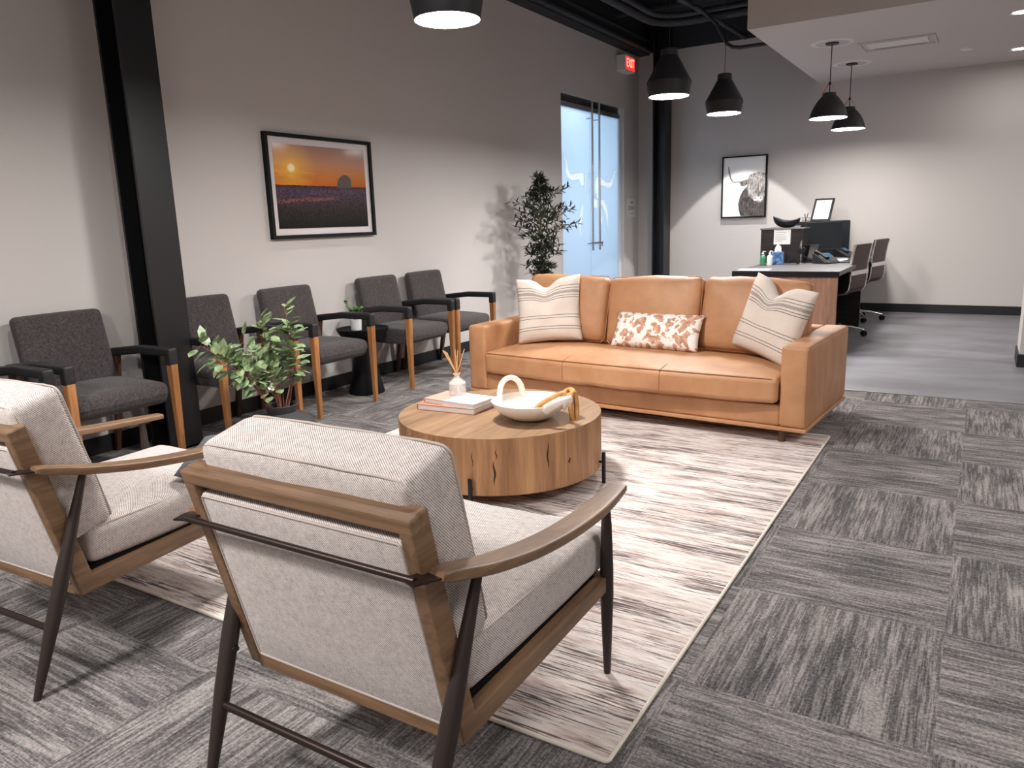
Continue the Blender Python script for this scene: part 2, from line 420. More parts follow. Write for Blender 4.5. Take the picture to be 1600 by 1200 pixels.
def leaf(mb, base, d, up, length, width, curl=.15):
    d = V(d).normalized(); sd = d.cross(V(up)); sd = sd.normalized() if sd.length > 1e-4 else d.orthogonal().normalized()
    nn = sd.cross(d); b_ = V(base)
    P = lambda a, w, c: b_ + d * length * a + sd * width * w + nn * length * c
    v = [P(0, 0, 0), P(.3, .42, -curl * .1 + .03), P(.3, -.42, -curl * .1 + .03), P(.32, 0, 0), P(.65, .4, -curl * .5 + .03), P(.65, -.4, -curl * .5 + .03), P(.66, 0, -curl * .45), P(1, 0, -curl)]
    mb.add(v, [(0, 3, 1), (0, 2, 3), (3, 6, 4, 1), (2, 5, 6, 3), (6, 7, 4), (5, 7, 6)])

# ------------------------------------------------------------------ the setting
WX, YB, H1, DECK, SOF = -4.329, 10.634, 3.458, 3.9, 2.838
X1, Y0, T = 3.6, -3.2, .15
DY0, DY1, DZ = 8.262, 10.115, 2.727
mb = MB()
mb.bb(WX - T, WX, Y0, DY0, 0, DECK); mb.bb(WX - T, WX, DY1, YB + T, 0, DECK); mb.bb(WX - T, WX, DY0, DY1, DZ, DECK)
struct(mb.build('wall_left', M['wall']))
struct(MB().bb(WX, X1, YB, YB + T, 0, DECK).build('wall_back', M['wall']))
struct(MB().bb(X1, X1 + T, Y0 - T, YB + T, 0, DECK).build('wall_right', M['wall']))
struct(MB().bb(WX - T, X1, Y0 - T, Y0, 0, DECK).build('wall_front', M['wall']))
struct(MB().bb(.323, .62, 7.156, 7.62, 0, SOF + .02).build('wall_pier', M['wall']), 'short grey wall end with black base at the far right edge', 'wall')
struct(MB().bb(WX - T, X1 + T, Y0 - T, 5.77, -.12, 0).build('floor', M['carpet']))
struct(MB().bb(WX - T, X1 + T, 5.77, YB + T, -.12, -.002).build('floor_concrete', M['concrete']))
struct(MB().bb(WX, X1, 5.758, 5.782, -.001, .004).build('trim_1', M['steel']))
struct(MB().bb(WX - T, X1 + T, Y0 - T, YB + T, DECK, DECK + .1).build('ceiling', M['ceiling_black']))
# dropped ceiling over the desks: a plaster box with its own fascia
struct(MB().bb(-1.915, X1, 7.19, YB, SOF, DECK).build('ceiling_soffit', M['white_ceiling']))
# black baseboards
struct(MB().bb(WX, WX + .012, Y0, DY0, 0, .102).bb(WX, WX + .012, DY1, YB, 0, .102).build('baseboard_left', M['base_black']))
struct(MB().bb(WX + .012, X1, YB - .012, YB, 0, .102).build('baseboard_back', M['base_black']))
struct(MB().bb(.311, .323, 7.144, 7.62, 0, .102).bb(.323, .62, 7.144, 7.156, 0, .102).build('baseboard_pier', M['base_black']))
# black steel under the open ceiling
struct(MB().bb(WX, WX + .16, Y0, YB, H1, DECK).build('trim_2', M['ceiling_black']))
struct(MB().bb(WX + .16, -1.915, YB - .02, YB, H1 + .03, DECK).build('trim_3', M['ceiling_black']))
mb = MB()
for z, w in ((H1 + .0, .16), (H1 + .11, .16)): mb.bb(WX + .16, WX + .23, Y0, YB - .02, z + .02, z + .05)
tag(mb.build('ceiling_rail', M['conduit_black'], bevel=.004), 'black steel ledger running under the ceiling along the left wall', 'beam')
for i, (y, h) in enumerate(((3.4, .22), (5.2, .22), (7.3, .22), (9.3, .22))):
    t_ = thing('ceiling_joist', ['black ceiling joist above the lounge chairs', 'black ceiling joist over the side chairs', 'second black ceiling joist from the back wall, over the middle pendant', 'black ceiling joist nearest the back wall and the exit sign'][i], 'beam', (0, y, DECK), group='black joists under the open ceiling')
    MB().bb(WX + .24, (-1.95 if y > 7 else X1 - .01), -.03, .03, -h, -h + .03).build('bottom_flange', M['conduit_black'], t_)
    MB().bb(WX + .24, (-1.95 if y > 7 else X1 - .01), -.008, .008, -h, -.0).build('web', M['ceiling_black'], t_)
def conduit(pts, r, lab, cat='pipe'):
    return tag(MB().tube(pts, r, 10).build('ceiling_conduit', M['conduit_black'], smooth=True), lab, cat, 'black conduits under the open ceiling')
def arc(c, r, a0, a1, ex, ey, n=8):
    c, ex, ey = V(c), V(ex), V(ey); return [c + ex * r * cos(a0 + (a1 - a0) * k / n) + ey * r * sin(a0 + (a1 - a0) * k / n) for k in range(n + 1)]
conduit([(-3.72, 6.5, 3.6), (-3.69, 9.2, 3.6)] + arc((-3.27, 9.28, 3.6), .42, pi, pi / 2, (1, 0, 0), (0, 1, 0)) + [(-1.92, 9.66, 3.6)], .05, 'thick black duct pipe bending right under the ceiling, near the back wall')
conduit([(-3.56, 6.5, 3.60), (-3.54, 8.95, 3.60)] + arc((-3.2, 9.03, 3.60), .34, pi, pi / 2, (1, 0, 0), (0, 1, 0)) + [(-1.92, 9.35, 3.60)], .032, 'thinner black pipe bending right just inside the thick ceiling duct')
conduit([(-3.05, 8.6, 3.56), (-2.80, 8.6, 3.44), (-2.62, 8.6, 3.26), (-2.545, 8.6, 3.12), (-2.50, 8.6, 3.04), (-2.44, 8.6, 3.0), (-2.36, 8.6, 2.985), (-1.91, 8.6, 2.985)], .020, 'black pipe looping down into the side of the dropped ceiling')
conduit([(-3.0, 6.0, 3.5), (-2.85, 10.61, 3.5)], .026, 'straight black conduit running back to the back wall beside the dropped ceiling')

def h_column(name, x0, x1, y0, y1, lab):
    tf = .018
    mb = MB().bb(x1 - tf, x1, y0, y1, 0, DECK).bb(x0, x0 + tf, y0, y1, 0, DECK).bb(x0 + tf, x1 - tf, (y0 + y1) / 2 - .006, (y0 + y1) / 2 + .006, 0, DECK)
    o = thing(name, lab, 'column', ((x0 + x1) / 2, (y0 + y1) / 2, 0)); o['group'] = 'black steel columns'
    c = mb.build('shaft', M['black_paint'], o, bevel=.003); c.location = (-(x0 + x1) / 2, -(y0 + y1) / 2, 0)
    c = MB().bb(x0 - .0, x1 + .0, y0 - .0, y1 + .0, 0, .012).build('base_plate', M['black_paint'], o); c.location = (-(x0 + x1) / 2, -(y0 + y1) / 2, 0)
    return o
h_column('steel_column', -4.12, -3.932, 2.56, 2.775, 'black steel column by the left wall, standing between grey side chairs')
h_column('steel_column', -4.0, -3.82, 10.33, 10.58, 'black steel column in the far corner behind the sofa, right of the glass doors')

# glass double doors with room behind
mb = MB().bb(-7.2, -7.1, 7.4, YB, 0, 3).bb(-7.2, WX - T, 7.3, 7.4, 0, 3).bb(-7.2, WX - T, YB + T, YB + T + .1, 0, 3).bb(-7.2, WX - T, 7.3, YB + T, 3, 3.1).bb(-7.2, WX - T, 7.3, YB + T, -.1, 0)
struct(mb.build('wall_corridor', mat('corridor_paint', (.7, .78, .85), .9)))
area_light('corridor_light', (-5.6, 9.2, 1.7), 2.0, 44, (.86, .94, 1), (0, R(-90), 0), size_y=2.2)
area_light('corridor_downlight', (-4.95, 8.6, 2.9), .5, 10, (.95, .98, 1), (0, R(-25), 0), size_y=.5)
GX, GZ = -4.394, 2.585
door = bpy.data.objects.new('door_1', None); scene.collection.objects.link(door); door.location = (GX, 9.19, 0); door['kind'] = 'structure'
door['label'] = 'tall frosted glass double doors with white longhorn skull decal'; door['category'] = 'door'
def dpart(mb, name, m, **k):
    o = mb.build(name, m, door, **k); o.location = (-GX, -9.19, 0); return o
SP = 9.165
dpart(MB().bb(GX - .012, GX, DY0 + .01, SP - .004, .01, GZ), 'glass_leaf', M['frost'])
dpart(MB().bb(GX - .012, GX, SP + .004, DY1 - .07, .01, GZ), 'glass_leaf', M['frost'])
dpart(MB().bb(GX - .03, GX + .02, DY0, DY1 - .05, GZ, GZ + .055), 'header_rail', M['steel'])
dpart(MB().bb(GX - .03, GX + .004, DY0, DY1 - .05, GZ + .06, DZ), 'transom', M['screen'])
dpart(MB().bb(GX - .035, GX + .02, DY1 - .07, DY1, 0, DZ), 'side_jamb', mat('white_jamb', (.72, .74, .78), .5))
LONGHORN = [
    [(8.394, 2.015), (8.456, 2.002), (8.517, 1.96), (8.533, 1.904), (8.565, 1.849), (8.615, 1.811), (8.706, 1.815), (8.84, 1.837), (8.963, 1.841), (8.982, 1.824), (8.972, 1.676), (8.917, 1.669), (8.877, 1.709), (8.838, 1.755), (8.678, 1.733), (8.587, 1.742), (8.524, 1.774), (8.487, 1.824), (8.482, 1.891), (8.467, 1.958)] ,
    [(9.004, 1.819), (9.045, 1.815), (9.045, 1.702), (9.025, 1.57), (9.003, 1.588)] ,
    [(9.116, 1.826), (9.187, 1.855), (9.236, 1.875), (9.302, 1.827), (9.236, 1.833), (9.187, 1.837)] ,
    [(9.129, 1.788), (9.157, 1.77), (9.148, 1.62), (9.118, 1.68)] ,
    [(9.345, 1.794), (9.39, 1.808), (9.464, 1.81), (9.585, 1.765), (9.708, 1.737), (9.803, 1.752), (9.867, 1.823), (9.932, 1.896), (10.03, 1.908), (9.964, 1.878), (9.899, 1.786), (9.866, 1.709), (9.786, 1.663), (9.676, 1.667), (9.493, 1.7), (9.462, 1.65), (9.445, 1.526), (9.37, 1.519), (9.348, 1.599), (9.297, 1.574), (9.306, 1.708)] ,
    [(9.223, 1.518), (9.385, 1.513), (9.374, 1.396), (9.221, 1.408)] ,
    [(9.445, 1.514), (9.566, 1.502), (9.673, 1.427), (9.719, 1.299), (9.716, 1.055), (9.692, 1.172), (9.641, 1.326), (9.55, 1.427), (9.444, 1.452)] ,
    [(9.443, 1.427), (9.503, 1.377), (9.531, 1.238), (9.506, 1.156), (9.471, 1.252)] ,
    [(8.939, 1.462), (8.954, 1.403), (8.92, 1.283), (8.876, 1.164), (8.9, 1.037), (8.867, 1.056), (8.83, 1.189), (8.866, 1.307), (8.91, 1.426)] ,
]
leaves = [c for c in kids(door) if c.name.startswith('glass_leaf')]
for poly in LONGHORN:          # vinyl set into the frosting, the film is cut away around it
    dc = dpart(MB().prism(poly, (GX - .0135, 0, 0), (0, 1, 0), (0, 0, 1), (.015, 0, 0)), 'longhorn_decal', M['decal'])
    for lf_ in leaves:
        md = lf_.modifiers.new('cut', 'BOOLEAN'); md.operation = 'DIFFERENCE'; md.object = dc; md.solver = 'EXACT'
for y in (9.08, 9.29):
    o = dpart(MB().tube([(GX + .075, y, .86), (GX + .075, y, 2.70)], .0145, 14), 'pull_bar', M['steel'], smooth=True)
    for z in (.95, 2.50):
        q = MB().tube([(GX, y, z), (GX + .075, y, z)], .009, 10).build('standoff', M['steel'], o, smooth=True)
o = dpart(MB().tube([(GX + .082, 9.0, .955), (GX + .082, 9.36, .955)], .011, 10).tube([(GX + .082, 9.06, .955), (GX + .082, 9.06, .91)], .009, 8).tube([(GX + .082, 9.35, .955), (GX + .082, 9.35, .905)], .009, 8), 'lock_bar', M['steel'], smooth=True)

# ceiling fittings on the dropped ceiling
def ring(x, y, r0, r1, z, name, lab):
    prof = [(r0, z), (r0, z - .004), (r1 - .02, z - .004), (r1, z)]
    mb = MB().lathe(prof, n=40, close_ends=False); return mb
t_ = thing('air_vent', 'white slot air diffuser set in the dropped ceiling above the desk', 'vent', (-.86, 8.68, SOF))
MB().bb(-.33, .33, -.22, -.20, -.012, 0).bb(-.33, .33, .20, .22, -.012, 0).bb(-.33, -.31, -.2, .2, -.012, 0).bb(.31, .33, -.2, .2, -.012, 0).build('frame', M['white_ceiling'], t_, bevel=.002)
MB().bb(-.26, .26, -.17, .10, -.014, -.006).build('face_plate', M['white_paint'], t_)
MB().bb(-.22, .24, .125, .165, -.006, -.001).build('slot', M['black_matte'], t_)
tag(MB().lathe([(.001, SOF - .022), (.045, SOF - .02), (.06, SOF - .006), (.062, SOF)], (-.3, 9.44, 0), 24).build('smoke_detector', M['white_paint'], smooth=True), 'small round white sensor on the dropped ceiling right of the vent', 'smoke detector')
for i, (x, y) in enumerate(((.12, 8.06), (.16, 9.86))):
    t_ = thing('recessed_light', ['recessed ceiling light nearer the soffit edge, at far right', 'recessed ceiling light nearer the back wall, at far right'][i], 'ceiling light', (x, y, SOF), group='recessed lights in the dropped ceiling')
    MB().lathe([(.062, -.002), (.075, -.008), (.088, -.006), (.09, 0)], n=28, close_ends=False).build('trim_ring', M['white_paint'], t_, smooth=True)
    MB().lathe([(.001, -.003), (.063, -.003)], n=28, close_ends=False).build('diffuser', M['lamp_can'], t_)

# exit sign
t_ = thing('exit_sign', 'white boxed exit sign with glowing red letters high on the left wall', 'exit sign', (WX, 10.02, 3.165))
t_.location = (WX, 10.02, 3.165)
EX = .128
MB().bb(0, EX, -.165, .165, 0, .2).build('housing', M['white_paint'], t_, bevel=.006)
MB().bb(EX, EX + .004, -.145, .145, .022, .178).build('face', M['exit_red'], t_)
text_mesh('lettering', 'EXIT', .155, M['exit_letter'], t_, Matrix.Translation((EX + .006, 0, .1)) @ Matrix(((0, 0, 1, 0), (1, 0, 0, 0), (0, 1, 0, 0), (0, 0, 0, 1))), .0015, sx=.8)
# zone sign
t_ = thing('zone_sign', 'small white zone sign with dark lettering on the wall right of the glass doors', 'sign', (WX + .001, 10.36, 1.40))
t_.location = (WX + .001, 10.36, 1.40)
MB().bb(0, .01, -.15, .15, -.125, .125).build('plate', mat('sign_plate', srgb(214, 209, 205), .5), t_, bevel=.003)
ink = mat('sign_ink', (.12, .11, .11), .6)
TM = Matrix(((0, 0, 1, 0), (1, 0, 0, 0), (0, 1, 0, 0), (0, 0, 0, 1)))
text_mesh('top_line', 'NBI', .055, ink, t_, Matrix.Translation((.0115, 0, .073)) @ TM, .0004, sx=1.1)
text_mesh('main_word', 'ZONE', .082, ink, t_, Matrix.Translation((.0115, -.028, -.005)) @ TM, .0004, sx=.9)
text_mesh('main_number', '1', .082, ink, t_, Matrix.Translation((.0115, .108, -.005)) @ TM, .0004, sx=.9)
MB().bb(.010, .0112, -.05, .05, -.082, -.074).build('fine_print', ink, t_)

# ------------------------------------------------------------------ pendants
def pendant(loc, lab):
    t_ = thing('pendant_lamp', lab, 'pendant lamp', loc, group='black bottle-shaped pendants over the lounge')
    MB().lathe([(.148, 0), (.167, .1), (.166, .108), (.064, .29), (.061, .335), (.055, .34), (.012, .342)], n=48, close_ends=False).build('shade', M['shade_black'], t_, smooth=25)
    MB().lathe([(.146, .001), (.162, .1), (.058, .288), (.001, .289)], n=48, close_ends=False).build('shade_lining', M['shade_white'], t_, smooth=25)
    MB().lathe([(.001, .012), (.145, .012)], n=48, close_ends=False).build('diffuser', M['lamp'], t_)
    MB().tube([(0, 0, .34), (0, 0, DECK - loc[2])], .0025, 6).build('cord', M['black_metal'], t_)
    MB().lathe([(.05, DECK - loc[2] - .025), (.055, DECK - loc[2])], n=24).build('canopy', M['black_metal'], t_)
    return t_
p0 = pendant((-2.134, 2.992, 2.15), 'black pendant hanging nearest, over the lounge, cut off by the top edge')
for loc, lab in (((-2.127, 5.825, 2.15), 'middle black bottle-shaped pendant, in front of the far column'),
                 ((-2.09, 7.148, 2.15), 'farthest black bottle-shaped pendant of the row, nearest the back wall')):
    dup(p0, loc, 0, lab)
def bell(loc, lab):
    t_ = thing('bell_pendant', lab, 'pendant lamp', loc, group='bell pendants over the desk')
    MB().lathe([(.176, 0), (.17, .03), (.15, .09), (.12, .145), (.085, .19), (.06, .212), (.056, .235), (.05, .238), (.012, .24)], n=48, close_ends=False).build('shade', M['shade_black'], t_, smooth=30)
    MB().lathe([(.172, .001), (.165, .03), (.145, .09), (.11, .145), (.05, .2), (.001, .205)], n=48, close_ends=False).build('shade_lining', M['shade_white'], t_, smooth=30)
    MB().lathe([(.001, .015), (.168, .015)], n=48, close_ends=False).build('diffuser', M['lamp_small'], t_)
    for sx in (-1, 1):
        MB().sweep([(sx * .064, 0, .19), (sx * .066, 0, .235), (sx * .010, 0, .325)], (.019, .003), up=(1, 0, 0), power=.4).build('strap', M['strap'], t_)
    MB().lathe([(.012, .31), (.014, .32), (.012, .335)], n=16).build('knob', M['black_metal'], t_, smooth=True)
    MB().tube([(0, 0, .22), (0, 0, SOF - loc[2])], .0045, 8).build('stem', M['black_metal'], t_)
    MB().lathe([(.058, SOF - loc[2] - .012), (.062, SOF - loc[2])], n=28).build('canopy', M['black_metal'], t_)
    MB().lathe([(.15, SOF - loc[2] - .0005), (.15, SOF - loc[2] - .004), (.19, SOF - loc[2] - .004), (.2, SOF - loc[2] - .0005)], n=40, close_ends=False).build('ceiling_ring', M['white_paint'], t_)
    return t_
b0 = bell((-1.39, 8.27, 2.15), 'nearer black bell pendant with tan leather straps over the desk')
dup(b0, (-1.386, 9.52, 2.15), 0, 'farther black bell pendant with tan leather straps, behind the first')

# ------------------------------------------------------------------ pictures
def sunset_material():
    m = mat('sunset_print', (.2, .1, .05), .6, Specular_IOR_Level=.15); t, b = nt(m)
    c = N(t, 'ShaderNodeTexCoord'); s = sep(t, c.outputs['Generated']); u, v = s[1], s[2]
    sky = ramp(t, v, [(.50, srgb(208, 104, 34)), (.58, srgb(216, 122, 50)), (.68, srgb(222, 144, 80)), (.80, srgb(206, 148, 116)), (1, srgb(170, 136, 124))])
    right = ramp(t, u, [(.1, (1.0, .93, .85)), (1, (.62, .66, .72))]); sky = mix(t, .8, sky, right, 'MULTIPLY')
    cloud = noise_tex(t, coords(t, 'Generated', (1, 1.5, 7)), 3.0, 4, .6)
    band = ramp(t, v, [(.54, (0, 0, 0)), (.62, (1, 1, 1)), (.70, (.6, .6, .6)), (.76, (0, 0, 0))])
    cm = math_(t, 'MULTIPLY', ramp(t, cloud, [(.42, (0, 0, 0)), (.6, (1, 1, 1))]), band)
    cm = math_(t, 'MULTIPLY', cm, ramp(t, u, [(.0, (1, 1, 1)), (.55, (.15, .15, .15))]))
    sky = mix(t, math_(t, 'MULTIPLY', cm, .75), sky, srgb(122, 72, 50))
    du = math_(t, 'SUBTRACT', u, .17); dv = math_(t, 'MULTIPLY', math_(t, 'SUBTRACT', v, .725), .75)
    dist = math_(t, 'SQRT', math_(t, 'ADD', math_(t, 'MULTIPLY', du, du), math_(t, 'MULTIPLY', dv, dv)))
    sky = mix(t, ramp(t, dist, [(.02, (1, 1, 1)), (.09, (.5, .5, .5)), (.26, (0, 0, 0))]), sky, srgb(250, 190, 70))
    sky = mix(t, ramp(t, dist, [(.022, (1, 1, 1)), (.045, (0, 0, 0))]), sky, srgb(255, 246, 200))
    fn = noise_tex(t, coords(t, 'Generated', (1, 46, 40)), 1.7, 4, .75)
    fbase = ramp(t, v, [(0, srgb(16, 13, 12)), (.2, srgb(44, 38, 33)), (.34, srgb(66, 54, 60)), (.46, srgb(84, 66, 86)), (.52, srgb(66, 44, 44))])
    fld = mix(t, 1.0, fbase, ramp(t, fn, [(.38, (.2, .2, .2)), (.60, (1.5, 1.45, 1.45))]), 'MULTIPLY')
    pk = math_(t, 'SUBTRACT', 1.0, math_(t, 'MULTIPLY', math_(t, 'ABSOLUTE', math_(t, 'SUBTRACT', v, math_(t, 'ADD', .325, math_(t, 'MULTIPLY', u, .07)))), 28))
    pk = math_(t, 'MULTIPLY', math_(t, 'MAXIMUM', pk, 0), ramp(t, u, [(.5, (1, 1, 1)), (.72, (0, 0, 0))]))
    fld = mix(t, math_(t, 'MULTIPLY', pk, ramp(t, fn, [(.42, (0, 0, 0)), (.55, (.8, .8, .8))])), fld, srgb(168, 96, 98))
    hz = math_(t, 'ADD', .52, math_(t, 'MULTIPLY', math_(t, 'SUBTRACT', noise_tex(t, coords(t, 'Generated', (1, 12, 0)), 1.5, 3), .5), .02))
    m_ = math_(t, 'LESS_THAN', v, hz)
    t.links.new(mix(t, m_, sky, fld), b.inputs['Base Color']); b.inputs['Coat Weight'].default_value = .12; b.inputs['Coat Roughness'].default_value = .12
    return m
PY0, PY1, PZ0, PZ1 = 3.785, 4.875, 1.187, 1.925
t_ = thing('sunset_picture', 'black framed sunset field photograph with hay bale on the left wall', 'picture', (WX, (PY0 + PY1) / 2, (PZ0 + PZ1) / 2))
hw, hh = (PY1 - PY0) / 2, (PZ1 - PZ0) / 2
def frame_box(parent, hw, hh, w, d, material, axis='x'):
    mb = MB()
    for a, b_, c, e in ((-hw, hw, hh - w, hh), (-hw, hw, -hh, -hh + w), (-hw, -hw + w, -hh + w, hh - w), (hw - w, hw, -hh + w, hh - w)):
        if axis == 'x': mb.bb(0, d, a, b_, c, e)
        else: mb.bb(a, b_, -d, 0, c, e)
    return mb.build('frame', material, parent)
frame_box(t_, hw, hh, .026, .036, M['black_matte'])
MB().bb(.012, .016, -hw + .026, hw - .026, -hh + .026, hh - .026).build('mat_board', M['mat_board'], t_)
pw, ph = hw - .075, hh - .072
MB().bb(.0165, .0185, -pw, pw, -ph, ph).build('print', sunset_material(), t_)
bale = [(-.16, 0), (-.15, .35), (-.12, .62), (-.06, .84), (.02, .95), (.08, .93), (.13, .80), (.165, .55), (.17, .25), (.17, 0)]
hb = MB().prism([(p[0] * pw * 1.02, p[1] * ph * .36) for p in bale], (.0185, pw * .47, ph * .0), (0, 1, 0), (0, 0, 1), (.0006, 0, 0))
hbm = mat('hay_bale_print', srgb(50, 34, 28), .5); tt, bb_ = nt(hbm)
tt.links.new(ramp(tt, noise_tex(tt, coords(tt), 160, 3), [(.35, srgb(36, 24, 20)), (.65, srgb(74, 50, 38))]), bb_.inputs['Base Color'])
hb.build('hay_bale', hbm, t_)

# cow portrait on the back wall
CX0, CX1, CZ0, CZ1 = -3.100, -2.505, 1.217, 2.024
t_ = thing('cow_picture', 'black framed black and white portrait of a shaggy horned cow on the back wall', 'picture', ((CX0 + CX1) / 2, YB, (CZ0 + CZ1) / 2))
hw, hh = (CX1 - CX0) / 2, (CZ1 - CZ0) / 2
frame_box(t_, hw, hh, .017, .045, M['black_matte'], 'y')
MB().bb(-hw + .014, hw - .014, -.030, -.026, -hh + .014, hh - .014).build('print', mat('white_print', srgb(246, 245, 244), .5, Coat_Weight=.1, Coat_Roughness=.1), t_)
iw, ih = hw - .014, hh - .014
def cow(p):
    v = (p[1] - 107 - (700 - p[0]) * .03) / 1028; u = (p[0] - (128 - 42 * v)) / 692
    return (-iw + 2 * iw * min(max(u, 0), 1), ih - 2 * ih * min(max(v, 0), 1))
def shag(name, c1, c2, sc, seedrot=0):
    m = mat(name, c1, .6); t, b = nt(m)
    n = noise_tex(t, coords(t, 'Object', (1, 1, .22), (0, seedrot, 0)), sc, 4, .7, .8)
    t.links.new(ramp(t, n, [(.36, c1), (.5, tuple((a + c_) / 2.6 for a, c_ in zip(c1, c2))), (.66, c2)]), b.inputs['Base Color']); return m
def cowpart(name, pts, m, lift):
    MB().prism([cow(p) for p in pts], (0, -.030 - lift, 0), (1, 0, 0), (0, 0, 1), (0, -.0004, 0)).build(name, m, t_)
cowpart('horn', [(202, 262), (216, 300), (236, 400), (248, 465), (272, 520), (300, 542), (385, 532), (388, 548), (300, 556), (262, 538), (232, 490), (214, 425), (204, 345)], mat('horn_print', srgb(120, 112, 108), .6), .0001)
cowpart('body', [(470, 655), (425, 715), (385, 800), (356, 920), (362, 1020), (388, 1135), (830, 1135), (830, 560), (560, 560)], shag('body_hair_print', srgb(34, 30, 31), srgb(122, 112, 108), 70), .0002)
cowpart('ear', [(380, 540), (440, 522), (510, 495), (540, 560), (470, 610), (420, 622), (398, 598)], shag('ear_hair_print', srgb(70, 60, 56), srgb(170, 158, 150), 80, .9), .0006)
cowpart('head', [(520, 490), (545, 432), (590, 405), (640, 392), (700, 378), (760, 396), (830, 400), (830, 700), (780, 800), (760, 880), (700, 905), (620, 880), (580, 830), (530, 790), (500, 660)], shag('head_hair_print', srgb(64, 56, 54), srgb(226, 218, 212), 60, .12), .0011)
cowpart('muzzle', [(603, 805), (640, 792), (700, 800), (748, 792), (752, 838), (725, 876), (660, 868), (608, 872)], mat('muzzle_print', srgb(226, 220, 216), .6), .0016)
for cx_ in (632, 722): cowpart('nostril', [(cx_ - 10, 815), (cx_ + 8, 812), (cx_ + 14, 830), (cx_ - 4, 836)], mat('nostril_print', srgb(90, 82, 80), .6), .0021)

# ------------------------------------------------------------------ rug
t_ = thing('area_rug', 'cream area rug with broken dark streaks under the seating group', 'rug', (-1.842, 2.948, 0))
MB().rbox((0, 0, .0045), (2.375, 3.04, .009), .003, seg=2).build('pile', M['rug'], t_, smooth=True)
pts = []
hx, hy, rr = 1.1905, 1.5225, .012
for cx_, cy_, a0 in ((hx - rr, hy - rr, 0), (-hx + rr, hy - rr, pi / 2), (-hx + rr, -hy + rr, pi), (hx - rr, -hy + rr, 1.5 * pi)):
    pts += [(cx_ + rr * cos(a0 + k * pi / 8), cy_ + rr * sin(a0 + k * pi / 8), .0055) for k in range(5)]
MB().tube(pts, .0055, 8, closed=True).build('binding', M['rug_binding'], t_, smooth=True)

# ------------------------------------------------------------------ sofa (origin: front right foot corner, x runs left negative, y back)
SY = R(-3.927)
def sofa_w(x, y, z=0):
    return (-.737 + x * cos(SY) - y * sin(SY), 4.197 + x * sin(SY) + y * cos(SY), z)
sofa = thing('sofa', 'long tan leather sofa with three back cushions', 'sofa', (-.737, 4.197, 0), SY)
SL, SD, AH, AW = 2.32, .94, .555, .148
MB().rbox((-SL / 2, SD / 2, .09), (SL + .006, SD + .006, .022), .005, seg=2).build('plinth', M['tan_leather'], sofa, smooth=True)
def arm_d(P, n): return P
for x in (-AW / 2, -SL + AW / 2):
    a = MB().rbox((x, SD / 2 - .0, .1 + (AH - .1) / 2), (AW, SD, AH - .1), .022, (.003, .004, .004), 5).build('arm', M['tan_leather'], sofa, smooth=True)
    sgn = 1 if x > -1 else -1
    xe = x + sgn * (AW / 2 - .0075)
    MB().tube([(xe, .007, .105), (xe, .0045, .3), (xe, .007, AH - .02), (xe, .022, AH - .006), (xe, SD / 2, AH - .004), (xe, SD - .02, AH - .006), (xe, SD - .005, AH - .03)], .0028, 6).build('seam', M['tan_welt'], a, smooth=True)
MB().rbox((-SL / 2, .04 + .03, .16), (SL - 2 * AW + .01, .12, .12), .014, (0, .004, 0), 5).build('front_rail', M['tan_leather'], sofa, smooth=True)
MB().bb(-SL + AW - .01, -AW + .01, .1, SD - .02, .10, .232).build('seat_deck', M['black_matte'], sofa)
MB().rbox((-SL / 2, SD - .075, .33), (SL - 2 * AW + .02, .14, .45), .025, seg=5).build('back_frame', M['tan_leather'], sofa, smooth=True)
SW = SL - 2 * AW - .012
def seat_def(Q, n):
    x, y, z = Q
    f = 1 - n[0] ** 2
    if n[1] < 0: y -= .055 * f * abs(n[1]) ** 2                  # bowed front
    if n[2] > 0: z += .03 * (1 - abs(n[0]) ** 6) * (1 - n[1] ** 2) * n[2]
    if n[2] < 0 and n[1] < 0: z -= .004
    for s0 in (-1 / 3, 1 / 3):                                    # slight valley at the cross seams
        if n[2] > 0: z -= .006 * math.exp(-((n[0] - s0) / .03) ** 2) * (1 - n[1] ** 2 * .6)
    p = V((x, y, z)) * 5.5
    k = .0025 * noise.noise(p) * (abs(n[1]) + .5)
    return [x, y + k, z + k]
seat = MB().rbox((-SL / 2, .30, .305), (SW, .66, .145), .03, (0, 0, .012), 40, seat_def).build('seat_cushion', M['tan_leather'], sofa, smooth=True)
def seat_line(x0, x1, y, z, n=24):
    return [(-SL / 2 + SW / 2 * (x0 + (x1 - x0) * k / n), y - .055 * (1 - (x0 + (x1 - x0) * k / n) ** 2) * .95, z + .004 * (1 - (x0 + (x1 - x0) * k / n) ** 2)) for k in range(n + 1)]
MB().tube(seat_line(-.97, .97, -.0235, .3715), .0032, 6).build('seam', M['tan_welt'], seat, smooth=True)
for s0 in (-1 / 3, 1 / 3):
    x = -SL / 2 + s0 * SW / 2
    yb = -.055 * (1 - s0 ** 2)
    MB().tube([(x, yb - .030, .25), (x, yb - .031, .30), (x, yb - .0305, .345), (x, yb - .017, .375), (x, yb + .03, .3855), (x, .1, .396), (x, .25, .403), (x, .4, .401)], .0026, 6).build('cross_seam', M['tan_welt'], seat, smooth=True)
cw = .668
